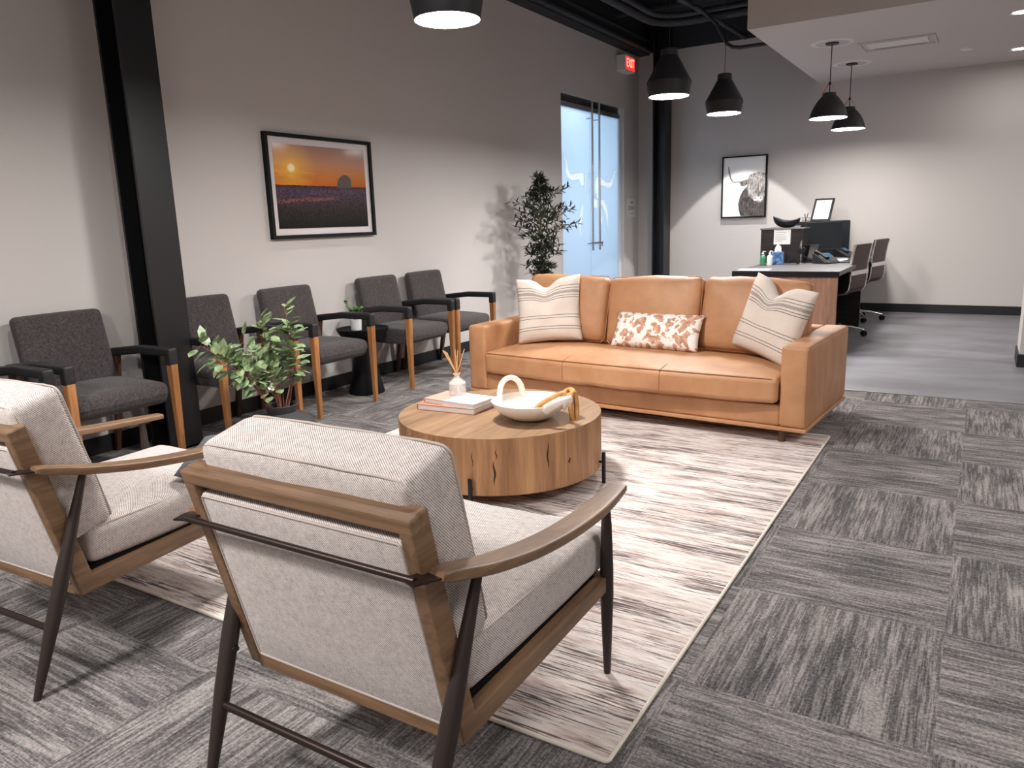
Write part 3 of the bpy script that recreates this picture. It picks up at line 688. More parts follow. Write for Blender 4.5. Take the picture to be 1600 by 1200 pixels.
for i, x in enumerate((-SL + AW + cw / 2 + .0, -SL / 2, -AW - cw / 2 - .0)):
    sd = i * 7.3
    def cdef(Q, n, sd=sd):
        x_, y_, z_ = Q
        z_ += .012 * (1 - n[0] ** 2) * (1 if n[2] > 0 else 0) * n[2]
        k = .012 * noise.noise(V((x_ * 4 + sd, y_ * 3, z_ * 4)))
        if n[2] > .5: z_ += .014 * noise.noise(V((x_ * 7 + sd, 3.3, 0)))
        return [x_ + k * .4, y_ - abs(k), z_ + k * .4]
    rt = Rx(R(-14 - [0, -2, 1][i])) @ Ry(R([.5, -1.5, 1.2][i]))
    c = MB().rbox((x, .60, .625), (cw, .17, .46), .05, (.0, .045, .0), 14, cdef, rt).build('back_cushion', M['tan_leather'], sofa, smooth=True)
    pp = []
    for cx_, cz_, a0 in ((cw / 2 - .04, .19, 0), (-cw / 2 + .04, .19, pi / 2), (-cw / 2 + .04, -.19, pi), (cw / 2 - .04, -.19, 1.5 * pi)):
        pp += [V((x, .60, .625)) + rt @ V((cx_ + .040 * cos(a0 + k * pi / 8), -.045, cz_ + .040 * sin(a0 + k * pi / 8) + (.006 if cz_ > 0 else 0))) for k in range(5)]
    MB().tube(pp, .0032, 6, closed=True).build('welt', M['tan_leather'], c, smooth=True)
for x, y in ((-.135, .045), (-SL + .135, .045), (-.135, SD - .06), (-SL + .135, SD - .06)):
    MB().lathe([(.019, .0), (.021, .08)], (x, y, 0), 20).build('leg', mat('sofa_leg_brown', srgb(86, 58, 42), .5) if x == -.135 and y < .1 else bpy.data.materials['sofa_leg_brown'], sofa, smooth=True)

# throw pillows
def stripe_mat():
    m = mat('striped_linen', (.8, .75, .7), .95); t, b = nt(m)
    c = N(t, 'ShaderNodeTexCoord'); s = sep(t, c.outputs['UV']); v = s[1]
    w = noise_tex(t, coords(t), 500, 2, .7)
    col = ramp(t, w, [(.3, srgb(196, 182, 170)), (.65, srgb(232, 220, 208))])
    lines = None
    for p, h in ((.175, .0045), (.215, .0045), (.35, .0045), (.392, .0045), (.655, .0045), (.69, .0045), (.80, .0045), (.845, .0045)):
        d = math_(t, 'LESS_THAN', math_(t, 'ABSOLUTE', math_(t, 'SUBTRACT', v, p)), h)
        lines = d if lines is None else math_(t, 'MAXIMUM', lines, d)
    col = mix(t, math_(t, 'MULTIPLY', lines, .85), col, srgb(60, 52, 52))
    band = math_(t, 'LESS_THAN', math_(t, 'ABSOLUTE', math_(t, 'SUBTRACT', v, .745)), .022)
    hatch = N(t, 'ShaderNodeTexNoise'); hatch.inputs['Scale'].default_value = 1; mp = N(t, 'ShaderNodeMapping'); mp.inputs['Scale'].default_value = (40, 160, 1)
    t.links.new(c.outputs['UV'], mp.inputs['Vector']); t.links.new(mp.outputs[0], hatch.inputs['Vector'])
    hf = math_(t, 'MULTIPLY', band, ramp(t, hatch.outputs['Fac'], [(.35, (.85, .85, .85)), (.65, (.25, .25, .25))]))
    col = mix(t, hf, col, srgb(92, 88, 92))
    t.links.new(col, b.inputs['Base Color']); bump(t, b, w, .4, .001); return m
def cow_mat():
    m = mat('cowhide_print', (.9, .85, .8), .8); t, b = nt(m)
    c = N(t, 'ShaderNodeTexCoord'); mp = N(t, 'ShaderNodeMapping'); mp.inputs['Scale'].default_value = (2.4, 1.0, 1)
    t.links.new(c.outputs['UV'], mp.inputs['Vector'])
    vo = N(t, 'ShaderNodeTexVoronoi', feature='SMOOTH_F1'); vo.inputs['Scale'].default_value = 6.5; vo.inputs['Smoothness'].default_value = .5
    wob = N(t, 'ShaderNodeTexNoise'); wob.inputs['Scale'].default_value = 9; wob.inputs['Detail'].default_value = 3; t.links.new(mp.outputs[0], wob.inputs['Vector'])
    wv = N(t, 'ShaderNodeVectorMath', operation='SCALE'); t.links.new(wob.outputs['Color'], wv.inputs[0]); wv.inputs['Scale'].default_value = .16
    ad = N(t, 'ShaderNodeVectorMath', operation='ADD'); t.links.new(mp.outputs[0], ad.inputs[0]); t.links.new(wv.outputs[0], ad.inputs[1])
    t.links.new(ad.outputs[0], vo.inputs['Vector'])
    big = N(t, 'ShaderNodeTexNoise'); big.inputs['Scale'].default_value = 2.6; t.links.new(mp.outputs[0], big.inputs['Vector'])
    q = math_(t, 'ADD', vo.outputs['Distance'], math_(t, 'MULTIPLY', math_(t, 'SUBTRACT', big.outputs['Fac'], .5), -1.4))
    tn = ramp(t, wob.outputs['Fac'], [(.35, srgb(176, 124, 96)), (.65, srgb(214, 172, 146))])
    col = mix(t, ramp(t, q, [(.46, (1, 1, 1)), (.50, (0, 0, 0))]), srgb(240, 232, 224), tn)
    t.links.new(col, b.inputs['Base Color']); bump(t, b, noise_tex(t, coords(t), 400, 2), .25, .001); return m
M['stripe'] = stripe_mat(); M['cowhide'] = cow_mat()
def place_pillow(name, lab, w, h, th, mtl, bottom, yaw, lean, roll, **kw):
    mb = MB().pillow(w, h, th, n=30, **kw); n = 30; K = (n + 1) ** 2
    me = bpy.data.meshes.new(name); me.from_pydata(mb.v, [], mb.f)
    uv = me.uv_layers.new(name='UVMap')
    for p in me.polygons:
        for li in p.loop_indices:
            k = me.loops[li].vertex_index % K; i, j = divmod(k, n + 1)
            uv.data[li].uv = (i / n, j / n)
    bm = bmesh.new(); bm.from_mesh(me); bmesh.ops.remove_doubles(bm, verts=bm.verts, dist=2e-5); bmesh.ops.recalc_face_normals(bm, faces=bm.faces); bm.to_mesh(me); bm.free()
    me.polygons.foreach_set('use_smooth', [True] * len(me.polygons)); me.materials.append(mtl)
    rot = Rz(yaw) @ Rx(lean) @ Ry(roll)
    me.transform(rot.to_4x4() @ Matrix.Translation((0, 0, h / 2)))
    o = bpy.data.objects.new(name, me); scene.collection.objects.link(o); o.location = bottom
    return tag(o, lab, 'pillow')
place_pillow('throw_pillow', 'cream striped pillow with dented top at the left end of the sofa', .47, .47, .15, M['stripe'], sofa_w(-1.845, .335, .412), SY + R(22), R(-13), R(-4), chop=.062, wr=.014, seed=2, chop_x=-.05)
place_pillow('throw_pillow', 'cream striped pillow with dented top leaning on the right sofa arm', .475, .475, .15, M['stripe'], sofa_w(-.385, .37, .412), SY + R(-24), R(-14), R(12), chop=.075, wr=.014, seed=5, chop_x=-.1)
place_pillow('lumbar_pillow', 'oblong tan and white cowhide print lumbar pillow in the middle of the sofa', .62, .25, .12, M['cowhide'], sofa_w(-1.075, .36, .416), SY, R(-28), R(0), wr=.012, seed=9, pinch=.04)

# ------------------------------------------------------------------ coffee table
CT = (-1.977, 3.067)
t_ = thing('coffee_table', 'round drum coffee table of rustic oak on the rug', 'coffee table', (*CT, .009))
TZ = .333
MB().lathe([(.001, .07), (.497, .07), (.5, .074), (.5, TZ - .002)], n=96, close_ends=False).build('drum', M['table_side'], t_, smooth=30)
MB().lathe([(.5, TZ - .002), (.4985, TZ), (.001, TZ)], n=96, close_ends=False).build('tabletop', M['table_top'], t_, smooth=30)
for k, a in enumerate((R(13), R(103), R(193), R(287))):
    cx_, cy_ = .522 * cos(a), .522 * sin(a)
    l = MB().tube([(cx_, cy_, 0), (cx_, cy_, .155)], .0095, 12).build('leg', M['black_metal'], t_, smooth=True)
    MB().tube([(.49 * cos(a), .49 * sin(a), .105), (cx_, cy_, .105)], .006, 8).build('bracket', M['black_metal'], l, smooth=True)
for a, z0, z1, w in ((299, .12, .235, .010), (300.2, .235, .29, .005), (327, .17, .30, .008), (340.5, .175, .205, .012), (288, .20, .28, .004)):
    v = []; n_ = 8
    for k in range(n_ + 1):
        q = k / n_; hw_ = w * sin(pi * min(max(q, .02), .98)) / .5 / 2; zz = z0 + (z1 - z0) * q; wob_ = .006 * sin(q * 9 + a)
        for sg in (-1, 1): th = R(a) + wob_ + sg * hw_; v.append((.5006 * cos(th), .5006 * sin(th), zz))
    MB().add(v, [(2 * k, 2 * k + 1, 2 * k + 3, 2 * k + 2) for k in range(n_)]).build('crack', bpy.data.materials.get('oak_crack') or mat('oak_crack', srgb(52, 32, 22), .8), t_)
TT = .009 + TZ
# books
def book(name, lab, c, w, d, h, rz, cover, z):
    t_ = thing(name, lab, 'book', (*c, z), rz, 'books on the coffee table')
    MB().bb(-w / 2, w / 2, -d / 2, d / 2, 0, .003).bb(-w / 2, w / 2, -d / 2, d / 2, h - .003, h).bb(-w / 2, -w / 2 + .004, -d / 2, d / 2, .003, h - .003).build('cover', cover, t_)
    MB().bb(-w / 2 + .004, w / 2 - .005, -d / 2 + .005, d / 2 - .005, .003, h - .003).build('pages', M['paper'], t_)
    return t_
cov1 = mat('salmon_cover', srgb(190, 122, 98), .45)
cov2 = mat('pale_blue_cover', (.7, .75, .82), .3); t, b = nt(cov2)
c = N(t, 'ShaderNodeTexCoord'); s = sep(t, c.outputs['Generated'])
pn = noise_tex(t, c.outputs['Generated'], 3.5, 3, .6)
t.links.new(mix(t, ramp(t, math_(t, 'ADD', s[0], math_(t, 'MULTIPLY', math_(t, 'SUBTRACT', pn, .5), .5)), [(.34, (0, 0, 0)), (.44, (1, 1, 1))]), srgb(206, 158, 140), ramp(t, pn, [(.35, srgb(206, 214, 232)), (.65, srgb(240, 242, 246))])), b.inputs['Base Color'])
book('book', 'salmon hardcover book, lower of the two on the coffee table', (-2.215, 3.035), .335, .225, .030, R(4), cov1, TT)
book('book', 'pale blue and blush hardcover book on top of the salmon one', (-2.195, 3.035), .315, .19, .024, R(-3), cov2, TT + .030)
# reed diffuser
DZ0 = TT + .054
t_ = thing('reed_diffuser', 'clear glass reed diffuser bottle with reeds on the stacked books', 'diffuser', (-2.235, 3.075, DZ0)); t_.scale = (1.22, 1.22, 1.15)
MB().lathe([(.001, .001), (.035, .001), (.037, .005), (.037, .055), (.034, .061), (.016, .078), (.013, .083), (.0125, .092), (.016, .096), (.016, .1), (.010, .1), (.009, .084), (.011, .077), (.031, .058), (.034, .053), (.034, .007), (.001, .006)], n=40, close_ends=False).build('bottle', M['glass'], t_, smooth=25)
MB().lathe([(.001, .0065), (.0335, .0068), (.0335, .03), (.001, .03)], n=32, close_ends=False).build('oil', mat('pale_oil', srgb(240, 220, 196), .1, Alpha=.3), t_)
random.seed(4)
for dx, dy, top in ((-.046, -.028, .205), (-.042, -.020, .20), (-.034, -.018, .195), (-.004, .002, .205), (.006, .006, .202), (.032, .018, .208), (.012, -.008, .18)):
    MB().tube([(-dx * .33, -dy * .33, .008), (0, 0, .095), (dx, dy, top)], .0017, 6).build('reed', M['reed'], t_, smooth=True)
# bowl with two loop handles
BW = (-1.765, 3.0)
t_ = thing('handled_bowl', 'white ceramic bowl with two looped handles on the coffee table', 'bowl', (*BW, TT), R(10))
out = [(.001, 0), (.055, 0), (.092, .009), (.138, .034), (.168, .064), (.181, .088)]
inn = [(.181, .092), (.174, .092), (.160, .068), (.130, .040), (.088, .018), (.001, .012)]
MB().lathe(out + inn, n=64, close_ends=False).build('bowl', M['ceramic'], t_, smooth=60)
for sg, base_a in ((-1, R(143)), (1, R(-26))):
    d = V((cos(base_a), sin(base_a), 0)); sdv = V((-sin(base_a), cos(base_a), 0)); P = []
    for k in range(13):
        a = pi * k / 12; hgt = .098 if sg < 0 else .058; outw = .012 if sg < 0 else .080; ww = .066 if sg < 0 else .060
        P.append(d * (.164 + outw * sin(a)) + sdv * (ww * cos(a)) + V((0, 0, .072 + hgt * sin(a) ** .8)))
    MB().sweep(P, [(.0145 + .006 * abs(cos(pi * k / 12)), .013) for k in range(13)], n=12).build('handle', M['ceramic'], t_, smooth=True)
# wooden chain
def link(mb, c, ex, ey, L=.052, W=.028, r=.0095):
    c, ex, ey = V(c), V(ex).normalized(), V(ey).normalized(); pts = []
    for k in range(20):
        a = 2 * pi * k / 20
        pts.append(c + ex * (cos(a) * L + (.0)) + ey * (math.copysign(abs(sin(a)) ** .8, sin(a)) * W))
    return mb.tube(pts, r, 10, closed=True)
t_ = thing('wooden_chain', 'pale carved wooden chain draped over the rim of the white bowl', 'chain', (*BW, TT), R(10))
ex1 = V((.8, .1, .16)); ey1 = V((0, .7, .35))
for c, ex, ey, L, W in (((.010, -.005, .036), (.95, .05, .16), (0, .9, .1), .070, .022),
                     ((.096, .028, .078), (.78, .25, .42), (.0, .35, .9), .080, .020),
                     ((.172, .072, .118), (.55, -.8, -.05), (.75, .2, .5), .034, .020),
                     ((.207, .034, .060), (.14, -.30, -.93), (.5, .86, 0), .070, .018)):
    link(MB(), c, ex, ey, L, W, .0125).build('link', M['chain_wood'], t_, smooth=True)

# ------------------------------------------------------------------ lounge chairs
def lounge_chair(lab, loc, rz):
    t_ = thing('lounge_chair', lab, 'armchair', loc, rz, 'oatmeal lounge chairs')
    A, B = V((0, -.532, .759)), V((0, -.406, .240)); nn = V((0, .972, .236)); dn = (B - A).normalized()
    for sx in (-1, 1):
        poly = [(-.532, .759), (-.406, .240), (.302, .262), (.302, .306), (-.366, .292), (-.4815, .7712)]
        MB().prism(poly, (sx * .314 - (.034 if sx > 0 else 0), 0, 0), (0, 1, 0), (0, 0, 1), (.034, 0, 0)).build('side_frame', M['walnut_z' ] if 0 else M['walnut_y'], t_, bevel=.004)
    tr = [(0, 0), (.0525, 0), (.0525, .033), (0, .033)]
    MB().prism([(p[0], p[1]) for p in tr], A + V((-.3155, 0, 0)) + V((0, -.0008, .0008)), nn, dn, (.631, 0, 0)).build('top_rail', M['walnut_x'], t_, bevel=.005)
    MB().bb(-.282, .282, -.409, -.375, .238, .288).build('rear_rail', M['walnut_x'], t_, bevel=.003)
    MB().bb(-.282, .282, .268, .300, .263, .306).build('front_rail', M['walnut_x'], t_, bevel=.003)
    MB().bb(-.278, .278, -.36, .30, .288, .302).build('seat_deck', M['black_matte'], t_)
    rt = Rx(R(-13.6)) ; rt = Rx(math.atan2(.126, .519))
    mid = (A + B) / 2 + nn * .022 + dn * .012
    pan = MB().rbox(mid, (.561, .036, .452), .010, (0, .006, 0), 6, None, rt).build('back_panel', M['oat_fabric'], t_, smooth=True)
    pp = []
    for cx_, cz_, a0 in ((.266, .213, 0), (-.266, .213, pi / 2), (-.266, -.213, pi), (.266, -.213, 1.5 * pi)):
        pp += [mid + rt @ V((cx_ + .008 * cos(a0 + k * pi / 4), -.0175, cz_ + .008 * sin(a0 + k * pi / 4))) for k in range(3)]
    MB().tube(pp, .0032, 6, closed=True).build('piping', M['oat_piping'], pan, smooth=True)
    def sd(Q, n):
        x, y, z = Q; k = .006 * noise.noise(V((x * 6, y * 6, 1)))
        if n[2] > 0: z += .012 * (1 - n[0] ** 4) * (1 - n[1] ** 4) - .01 * max(0, -n[1]) * n[2]
        return [x, y, z + k * abs(n[2])]
    sc = MB().rbox((0, -.005, .362), (.570, .69, .124), .028, (.006, .008, .018), 12, sd).build('seat_cushion', M['oat_fabric'], t_, smooth=True)
    def rr_path(w, l, z, cz, r=.03):
        P = []
        for cx_, cy_, a0 in ((w - r, l - r, 0), (-w + r, l - r, pi / 2), (-w + r, -l + r, pi), (w - r, -l + r, 1.5 * pi)):
            P += [(cx_ + r * cos(a0 + k * pi / 10), cz + cy_ + r * sin(a0 + k * pi / 10), z) for k in range(6)]
        return P
    for z in (.4125, .3195): MB().tube(rr_path(.2775, .3395, z, -.005), .0028, 6, closed=True).build('piping', M['oat_piping'], sc, smooth=True)
    cc = V((0, -.378, .620))
    def bd(Q, n):
        x, y, z = Q; k = .008 * noise.noise(V((x * 5, 7, z * 5)))
        z += .002 * (1 - n[0] ** 4) * max(0, n[2]); return [x, y + k, z]
    bc = MB().rbox(cc, (.575, .15, .44), .026, (.006, .022, .002), 12, bd, rt).build('back_cushion', M['oat_fabric'], t_, smooth=True)
    for yy in (-.0675, .0675):
        P = []
        for sgx, sgz, a0 in ((1, 1, 0), (-1, 1, pi / 2), (-1, -1, pi), (1, -1, 1.5 * pi)):
            for k in range(6):
                x_ = sgx * .2565 + .026 * cos(a0 + k * pi / 10); z_ = sgz * .189 + .026 * sin(a0 + k * pi / 10)
                z_ += .003 * (1 - (x_ / .29) ** 4) if sgz > 0 else 0
                P.append(cc + rt @ V((x_, yy, z_)))
            if sgz > 0 and sgx > 0:
                for q in range(1, 12):
                    x_ = .2565 - .513 * q / 12; P.append(cc + rt @ V((x_, yy, .2155 + .0035 * (1 - (x_ / .29) ** 4) + .001 * sin(q * 1.7))))
        MB().tube(P, .0028, 6, closed=True).build('piping', M['oat_piping'], bc, smooth=True)
    for sx in (-1, 1):
        l = MB().tube([(sx * .308, .283, 0), (sx * .308, .283, .12), (sx * .308, .283, .25), (sx * .308, .283, .32), (sx * .308, .283, .45), (sx * .306, .283, .525)], [.0095, .014, .0185, .0185, .0145, .011], 14).build('leg', M['brown_leg'], t_, smooth=True)
        MB().tube([(sx * .295, .283, .285), (sx * .31, .283, .285)], .012, 10).build('bracket', M['black_metal'], l, smooth=True)
        f0, f1 = V((sx * .302, -.568, 0)), V((sx * .332, -.359, .606))
        rl = MB().tube([f0.lerp(f1, q) for q in (0, .15, .35, .55, .75, 1)], [.010, .0145, .0195, .0205, .016, .010], 14).build('leg', M['brown_leg'], t_, smooth=True)
        MB().tube([(sx * .300, -.46, .3), (sx * .317, -.455, .31)], .012, 10).build('bracket', M['black_metal'], rl, smooth=True)
        P = [(sx * .331, -.492, .650), (sx * .333, -.475, .645), (sx * .337, -.42, .630), (sx * .341, -.34, .608), (sx * .343, -.2, .579), (sx * .340, -.05, .557), (sx * .333, .1, .543), (sx * .321, .24, .535), (sx * .305, .366, .531)]
        W_ = [(.022, .007), (.026, .0105), (.029, .0115), (.031, .012), (.033, .012), (.033, .012), (.033, .012), (.031, .0115), (.026, .009)]
        a = MB().sweep(catmull(P), catmull(W_), up=(0, 0, 1), n=20, power=.28).build('armrest', M['walnut_y'], t_, smooth=50)
        MB().sweep([(sx * .310, -.545, .652), (sx * .322, -.51, .650), (sx * .334, -.45, .640), (sx * .335, -.42, .627)], [(.020, .002), (.022, .002), (.024, .002), (.022, .002)], up=(0, 0, 1), n=12, power=.2).build('bracket_plate', M['bronze'], a)
    MB().tube([(-.316, -.531, .651), (.316, -.531, .651)], .0072, 12).build('back_bar', M['bronze'], t_, smooth=True)
    st = .305
    y_ = -.568 + st * .209; z_ = st * .606; x_ = .302 + st * .03
    MB().tube([(-x_, y_, z_), (x_, y_, z_)], .0095, 12).build('stretcher', M['bronze'], t_, smooth=True)
    return t_
lc = lounge_chair('oatmeal lounge chair in the foreground, seen from behind, nearest the camera', (-1.109, 1.469, .0), 0)
dup(lc, (-2.467, 1.438, .0), .057, 'oatmeal lounge chair cut off by the left edge, beside the foreground one')

place_pillow('throw_pillow', 'crumpled shiny dark grey pillow on the left armchair, half hidden behind the foreground chair', .25, .22, .08, leather('grey_sateen', srgb(70, 70, 72), srgb(120, 120, 122), .3, 60), (-2.135, 1.50, .458), R(20), R(-70), 0, wr=.03, seed=4)

# ------------------------------------------------------------------ side chairs (face +x)
def side_chair(lab, loc):
    t_ = thing('side_chair', lab, 'chair', loc, 0, 'grey side chairs along the left wall')
    def sd(Q, n):
        x, y, z = Q
        if n[2] > 0: z += .028 * (1 - n[0] ** 2 * .8) * (1 - n[1] ** 4) - .012
        if n[2] < 0 and n[0] > 0: x -= .03 * n[0] * -n[2]
        return [x, y, z]
    MB().rbox((-.0, 0, .408), (.50, .522, .130), .035, (.012, 0, 0), 10, sd).build('seat', M['charcoal_fabric'], t_, smooth=True)
    rt = Ry(R(-12)); c = V((-.245, 0, .625))
    def bd(Q, n):
        x, y, z = Q; x += .02 * n[2] ** 2 * 0 + .012 * (1 - n[1] ** 2) * -1; return [x, y, z]
    MB().rbox(c, (.066, .478, .465), .032, (.012, 0, .004), 10, bd, rt).build('backrest', M['charcoal_fabric'], t_, smooth=True)
    for sy in (-1, 1):
        y = sy * .278
        P = [V((.262, y, 0)), V((.262, y, .3)), V((.263, y, .585))]
        MB().sweep(P, [(.0135, .0135), (.018, .019), (.0215, .024)], up=(1, 0, 0), n=12, power=.22).build('leg', M['chair_oak'], t_, bevel=0)
        P = [V((-.335, y * .93, 0)), V((-.285, y * .96, .3)), V((-.25, y, .60))]
        MB().sweep(P, [(.0135, .0135), (.018, .02), (.018, .026)], up=(1, 0, 0), n=12, power=.22).build('leg', M['chair_rear_shaded'], t_)
        am = MB().rbox((-.0, y, .6265), (.575, .054, .047), .013, seg=4, rot=None, deform=lambda Q, n: [Q[0], Q[1], Q[2] + .032 * min(0, Q[0]) / .28])
        am.rbox((.262, y, .601), (.052, .053, .096), .012, seg=4)
        am.build('arm_sleeve', M['black_leather'], t_, smooth=60)
    return t_
labs = ['grey side chair cut off by the left edge, mostly behind the armchair', 'grey side chair left of the near black column, behind the left armchair',
        'grey side chair just right of the near black column, behind the leafy plant', 'grey side chair below the sunset picture, left of the black side table',
        'grey side chair just right of the black side table', 'grey side chair farthest from the camera, nearest the sofa']
ys = (1.545, 2.197, 3.068, 3.797, 4.778, 5.41)
SCX = -3.965
s0 = side_chair(labs[0], (SCX, ys[0], 0))
for lab, y in zip(labs[1:], ys[1:]): dup(s0, (SCX, y, 0), 0, lab)

# ------------------------------------------------------------------ side table with little plant
STX, STY = -3.985, 4.29
t_ = thing('side_table', 'round black pedestal side table with dished top between the side chairs', 'side table', (STX, STY, 0))
MB().lathe([(.001, .0), (.135, 0), (.138, .01), (.120, .08), (.098, .2), (.078, .3), (.066, .36), (.064, .385), (.09, .40), (.14, .425), (.175, .455), (.195, .492), (.198, .502), (.190, .504), (.182, .494), (.172, .489), (.001, .486)], n=56, close_ends=False).build('pedestal', M['black_matte'], t_, smooth=35)
t_ = thing('potted_plant', 'tiny bright green plant in a white pot on the black side table', 'plant', (STX - .02, STY - .045, .487))
MB().lathe([(.001, 0), (.034, 0), (.040, .004), (.044, .085), (.040, .087), (.036, .078), (.001, .076)], n=28, close_ends=False).build('pot', M['white_paint'], t_, smooth=35)
random.seed(12); st = MB(); lf = MB()
for i in range(9):
    a = i * 2.4; top = V((cos(a) * random.uniform(.02, .06), sin(a) * random.uniform(.02, .06), random.uniform(.13, .19)))
    if i == 0: top = V((-.03, -.065, .235))
    st.tube([(0, 0, .07), top * .6 + V((0, 0, .02)), top], .0015, 5)
    for k in range(7):
        q = .35 + .65 * k / 6; p = V((0, 0, .07)).lerp(top, q); b_ = k * 2.3 + i
        leaf(lf, p, (cos(b_), sin(b_), .75), (0, 0, 1), .05, .034, .2)
st.build('stem', M['olive_stem'], t_); lf.build('foliage', M['bright_leaf'], t_)

# ------------------------------------------------------------------ leafy branches in charcoal vase
t_ = thing('potted_plant', 'leafy green branches in a charcoal ribbed vase behind the front armchair', 'plant', (-3.28, 2.83, 0))
MB().lathe([(.001, 0), (.07, 0), (.11, .03), (.165, .09), (.182, .15), (.172, .195), (.138, .232), (.088, .250), (.078, .256), (.088, .285), (.093, .297), (.087, .300), (.079, .292), (.075, .255), (.001, .2)], n=56, close_ends=False).build('vase', M['charcoal_ceramic'], t_, smooth=35)
random.seed(21); st = MB(); lf = MB()
branch_tips = [((.0, .085, .83), 12), ((.04, .09, .72), 10), ((-.02, -.08, .78), 11), ((-.02, -.2, .62), 12), ((-.0, -.34, .60), 13), ((-.02, -.46, .70), 14), ((.03, -.28, .52), 11), ((.03, .10, .56), 9), ((-.02, .0, .62), 10), ((.02, -.14, .54), 11), ((-.03, -.02, .72), 11), ((0, -.4, .62), 11), ((.02, -.22, .68), 9)]
def branch(p0, p1, bend, nl, ll, lw, r0, sd_):
    rnd = random.Random(sd_); P = []
    for k in range(9):
        q = k / 8; p = V(p0).lerp(V(p1), q) + V(bend) * sin(pi * q) + V((rnd.uniform(-1, 1), rnd.uniform(-1, 1), 0)) * .006; P.append(p)
    st.tube(P, [r0 * (1 - .7 * k / 8) for k in range(9)], 6)
    for i in range(nl):
        q = .38 + .62 * i / (nl - 1); k = min(7, int(q * 8)); p = P[k].lerp(P[k + 1], q * 8 - k)
        d0 = (P[k + 1] - P[k]).normalized()
        for sg in (-1, 1):
            a = rnd.uniform(0, 6.28); sdv = d0.cross(V((cos(a), sin(a), .2))).normalized() * sg
            d = (d0 * .5 + sdv + V((0, 0, .12))).normalized()
            tw = p + d * rnd.uniform(.01, .04); st.tube([p, tw], r0 * .3, 4)
            leaf(lf, tw, (d + V((0, 0, rnd.uniform(-.4, .3)))), (rnd.uniform(-.3, .3), rnd.uniform(-.3, .3), 1), ll * rnd.uniform(.75, 1.15), lw * rnd.uniform(.8, 1.1), rnd.uniform(.05, .3))
for i, (d, nl) in enumerate(branch_tips):
    branch((.02 * cos(i), .02 * sin(i), .21), d, (.02 * cos(i * 2), .03, .05), nl, .082, .056, .0042, i + 40)
st.build('stem', M['stem'], t_, smooth=True); lf.build('foliage', M['leaf'], t_, smooth=True)

# ------------------------------------------------------------------ olive tree by the doors
t_ = thing('olive_tree', 'tall slim artificial olive tree by the glass doors behind the sofa', 'tree', (-3.90, 6.96, 0))
MB().lathe([(.001, 0), (.10, 0), (.14, .1), (.15, .26), (.14, .28), (.125, .27), (.001, .25)], n=40, close_ends=False).build('pot', M['charcoal_ceramic'], t_, smooth=35)
random.seed(7); st = MB(); lf = MB(); rnd = random.Random(77)
trunk = [V((0, 0, .2)), V((.01, .0, .6)), V((-.01, .01, 1.0)), V((.0, 0, 1.3)), V((0, .0, 1.64))]
st.tube(trunk, [.011, .010, .008, .006, .003], 7)
for i in range(84):
    z = .62 + (1.66 - .62) * (i / 83); a = i * 2.4
    prof = .15 + .26 * math.exp(-((z - 1.22) / .22) ** 2) - (.10 if z > 1.5 else 0) + (.05 if .75 < z < .9 else 0)
    reach = prof * rnd.uniform(.65, 1.1)
    p0 = V((0, 0, z)); p1 = p0 + V((cos(a) * reach * (.95 if cos(a) > 0 else .72), sin(a) * reach, reach * rnd.uniform(.1, .6)))
    mid = (p0 + p1) / 2 + V((0, 0, .03))
    st.tube([p0, mid, p1], [.004, .003, .0015], 5)
    for k in range(13):
        q = .2 + .8 * k / 12; p = p0.lerp(mid, q * 2) if q < .5 else mid.lerp(p1, q * 2 - 1)
        for sg in (-1, 1):
            d = V((rnd.uniform(-1, 1), rnd.uniform(-1, 1), rnd.uniform(-.6, .7))).normalized() + (p1 - p0).normalized() * .6
            leaf(lf, p, d, (rnd.uniform(-.5, .5), rnd.uniform(-.5, .5), 1), rnd.uniform(.055, .095), .021, rnd.uniform(-.3, .35))
st.build('trunk', M['olive_stem'], t_, smooth=True); lf.build('foliage', M['olive_leaf'], t_)

# ------------------------------------------------------------------ reception desk
t_ = thing('reception_desk', 'reception desk with wood end panel and dark privacy panels by the back wall', 'desk', (-1.52, 8.8, 0))
def dk(mb, name, m, **k):
    o = mb.build(name, m, t_, **k); o.location = (1.52, -8.8, 0); return o
dk(MB().bb(-1.985, -1.05, 7.20, 10.55, .70, .74), 'desktop', M['desk_top'], bevel=.002)
dk(MB().bb(-1.987, -1.048, 7.192, 7.20, .692, .741), 'front_edge', M['black_matte'])
dk(MB().bb(-1.945, -1.062, 7.205, 7.24, .01, .692), 'end_panel', M['desk_wood'])
dk(MB().bb(-1.985, -1.945, 7.2, 7.245, 0, .70), 'corner_strip', M['black_matte'])
dk(MB().bb(-1.985, -1.965, 7.245, 10.55, .0, .70), 'side_panel', M['panel_dark'])
dk(MB().bb(-1.7, -1.08, 8.95, 8.98, 0.01, .70), 'gable_panel', M['panel_dark'])
dk(MB().bb(-2.03, -1.60, 8.43, 8.47, .74, 1.09), 'privacy_panel', M['panel_dark'])
dk(MB().bb(-2.03, -1.99, 8.47, 10.55, 0, 1.09), 'privacy_panel', M['panel_dark'])
dk(MB().bb(-1.64, -1.60, 8.47, 8.70, .74, 1.09), 'privacy_panel', M['panel_dark'])
dk(MB().bb(-2.04, -1.59, 8.42, 8.72, 1.09, 1.105).bb(-2.04, -1.76, 8.72, 10.6, 1.09, 1.105), 'counter_ledge', M['desk_top'], bevel=.002)
dk(MB().bb(-1.99, -1.35, 9.86, 9.89, .74, 1.15), 'divider', M['screen'])
dk(MB().bb(-1.99, -1.50, 9.89, 10.2, 1.105, 1.12), 'divider_ledge', M['desk_top'])
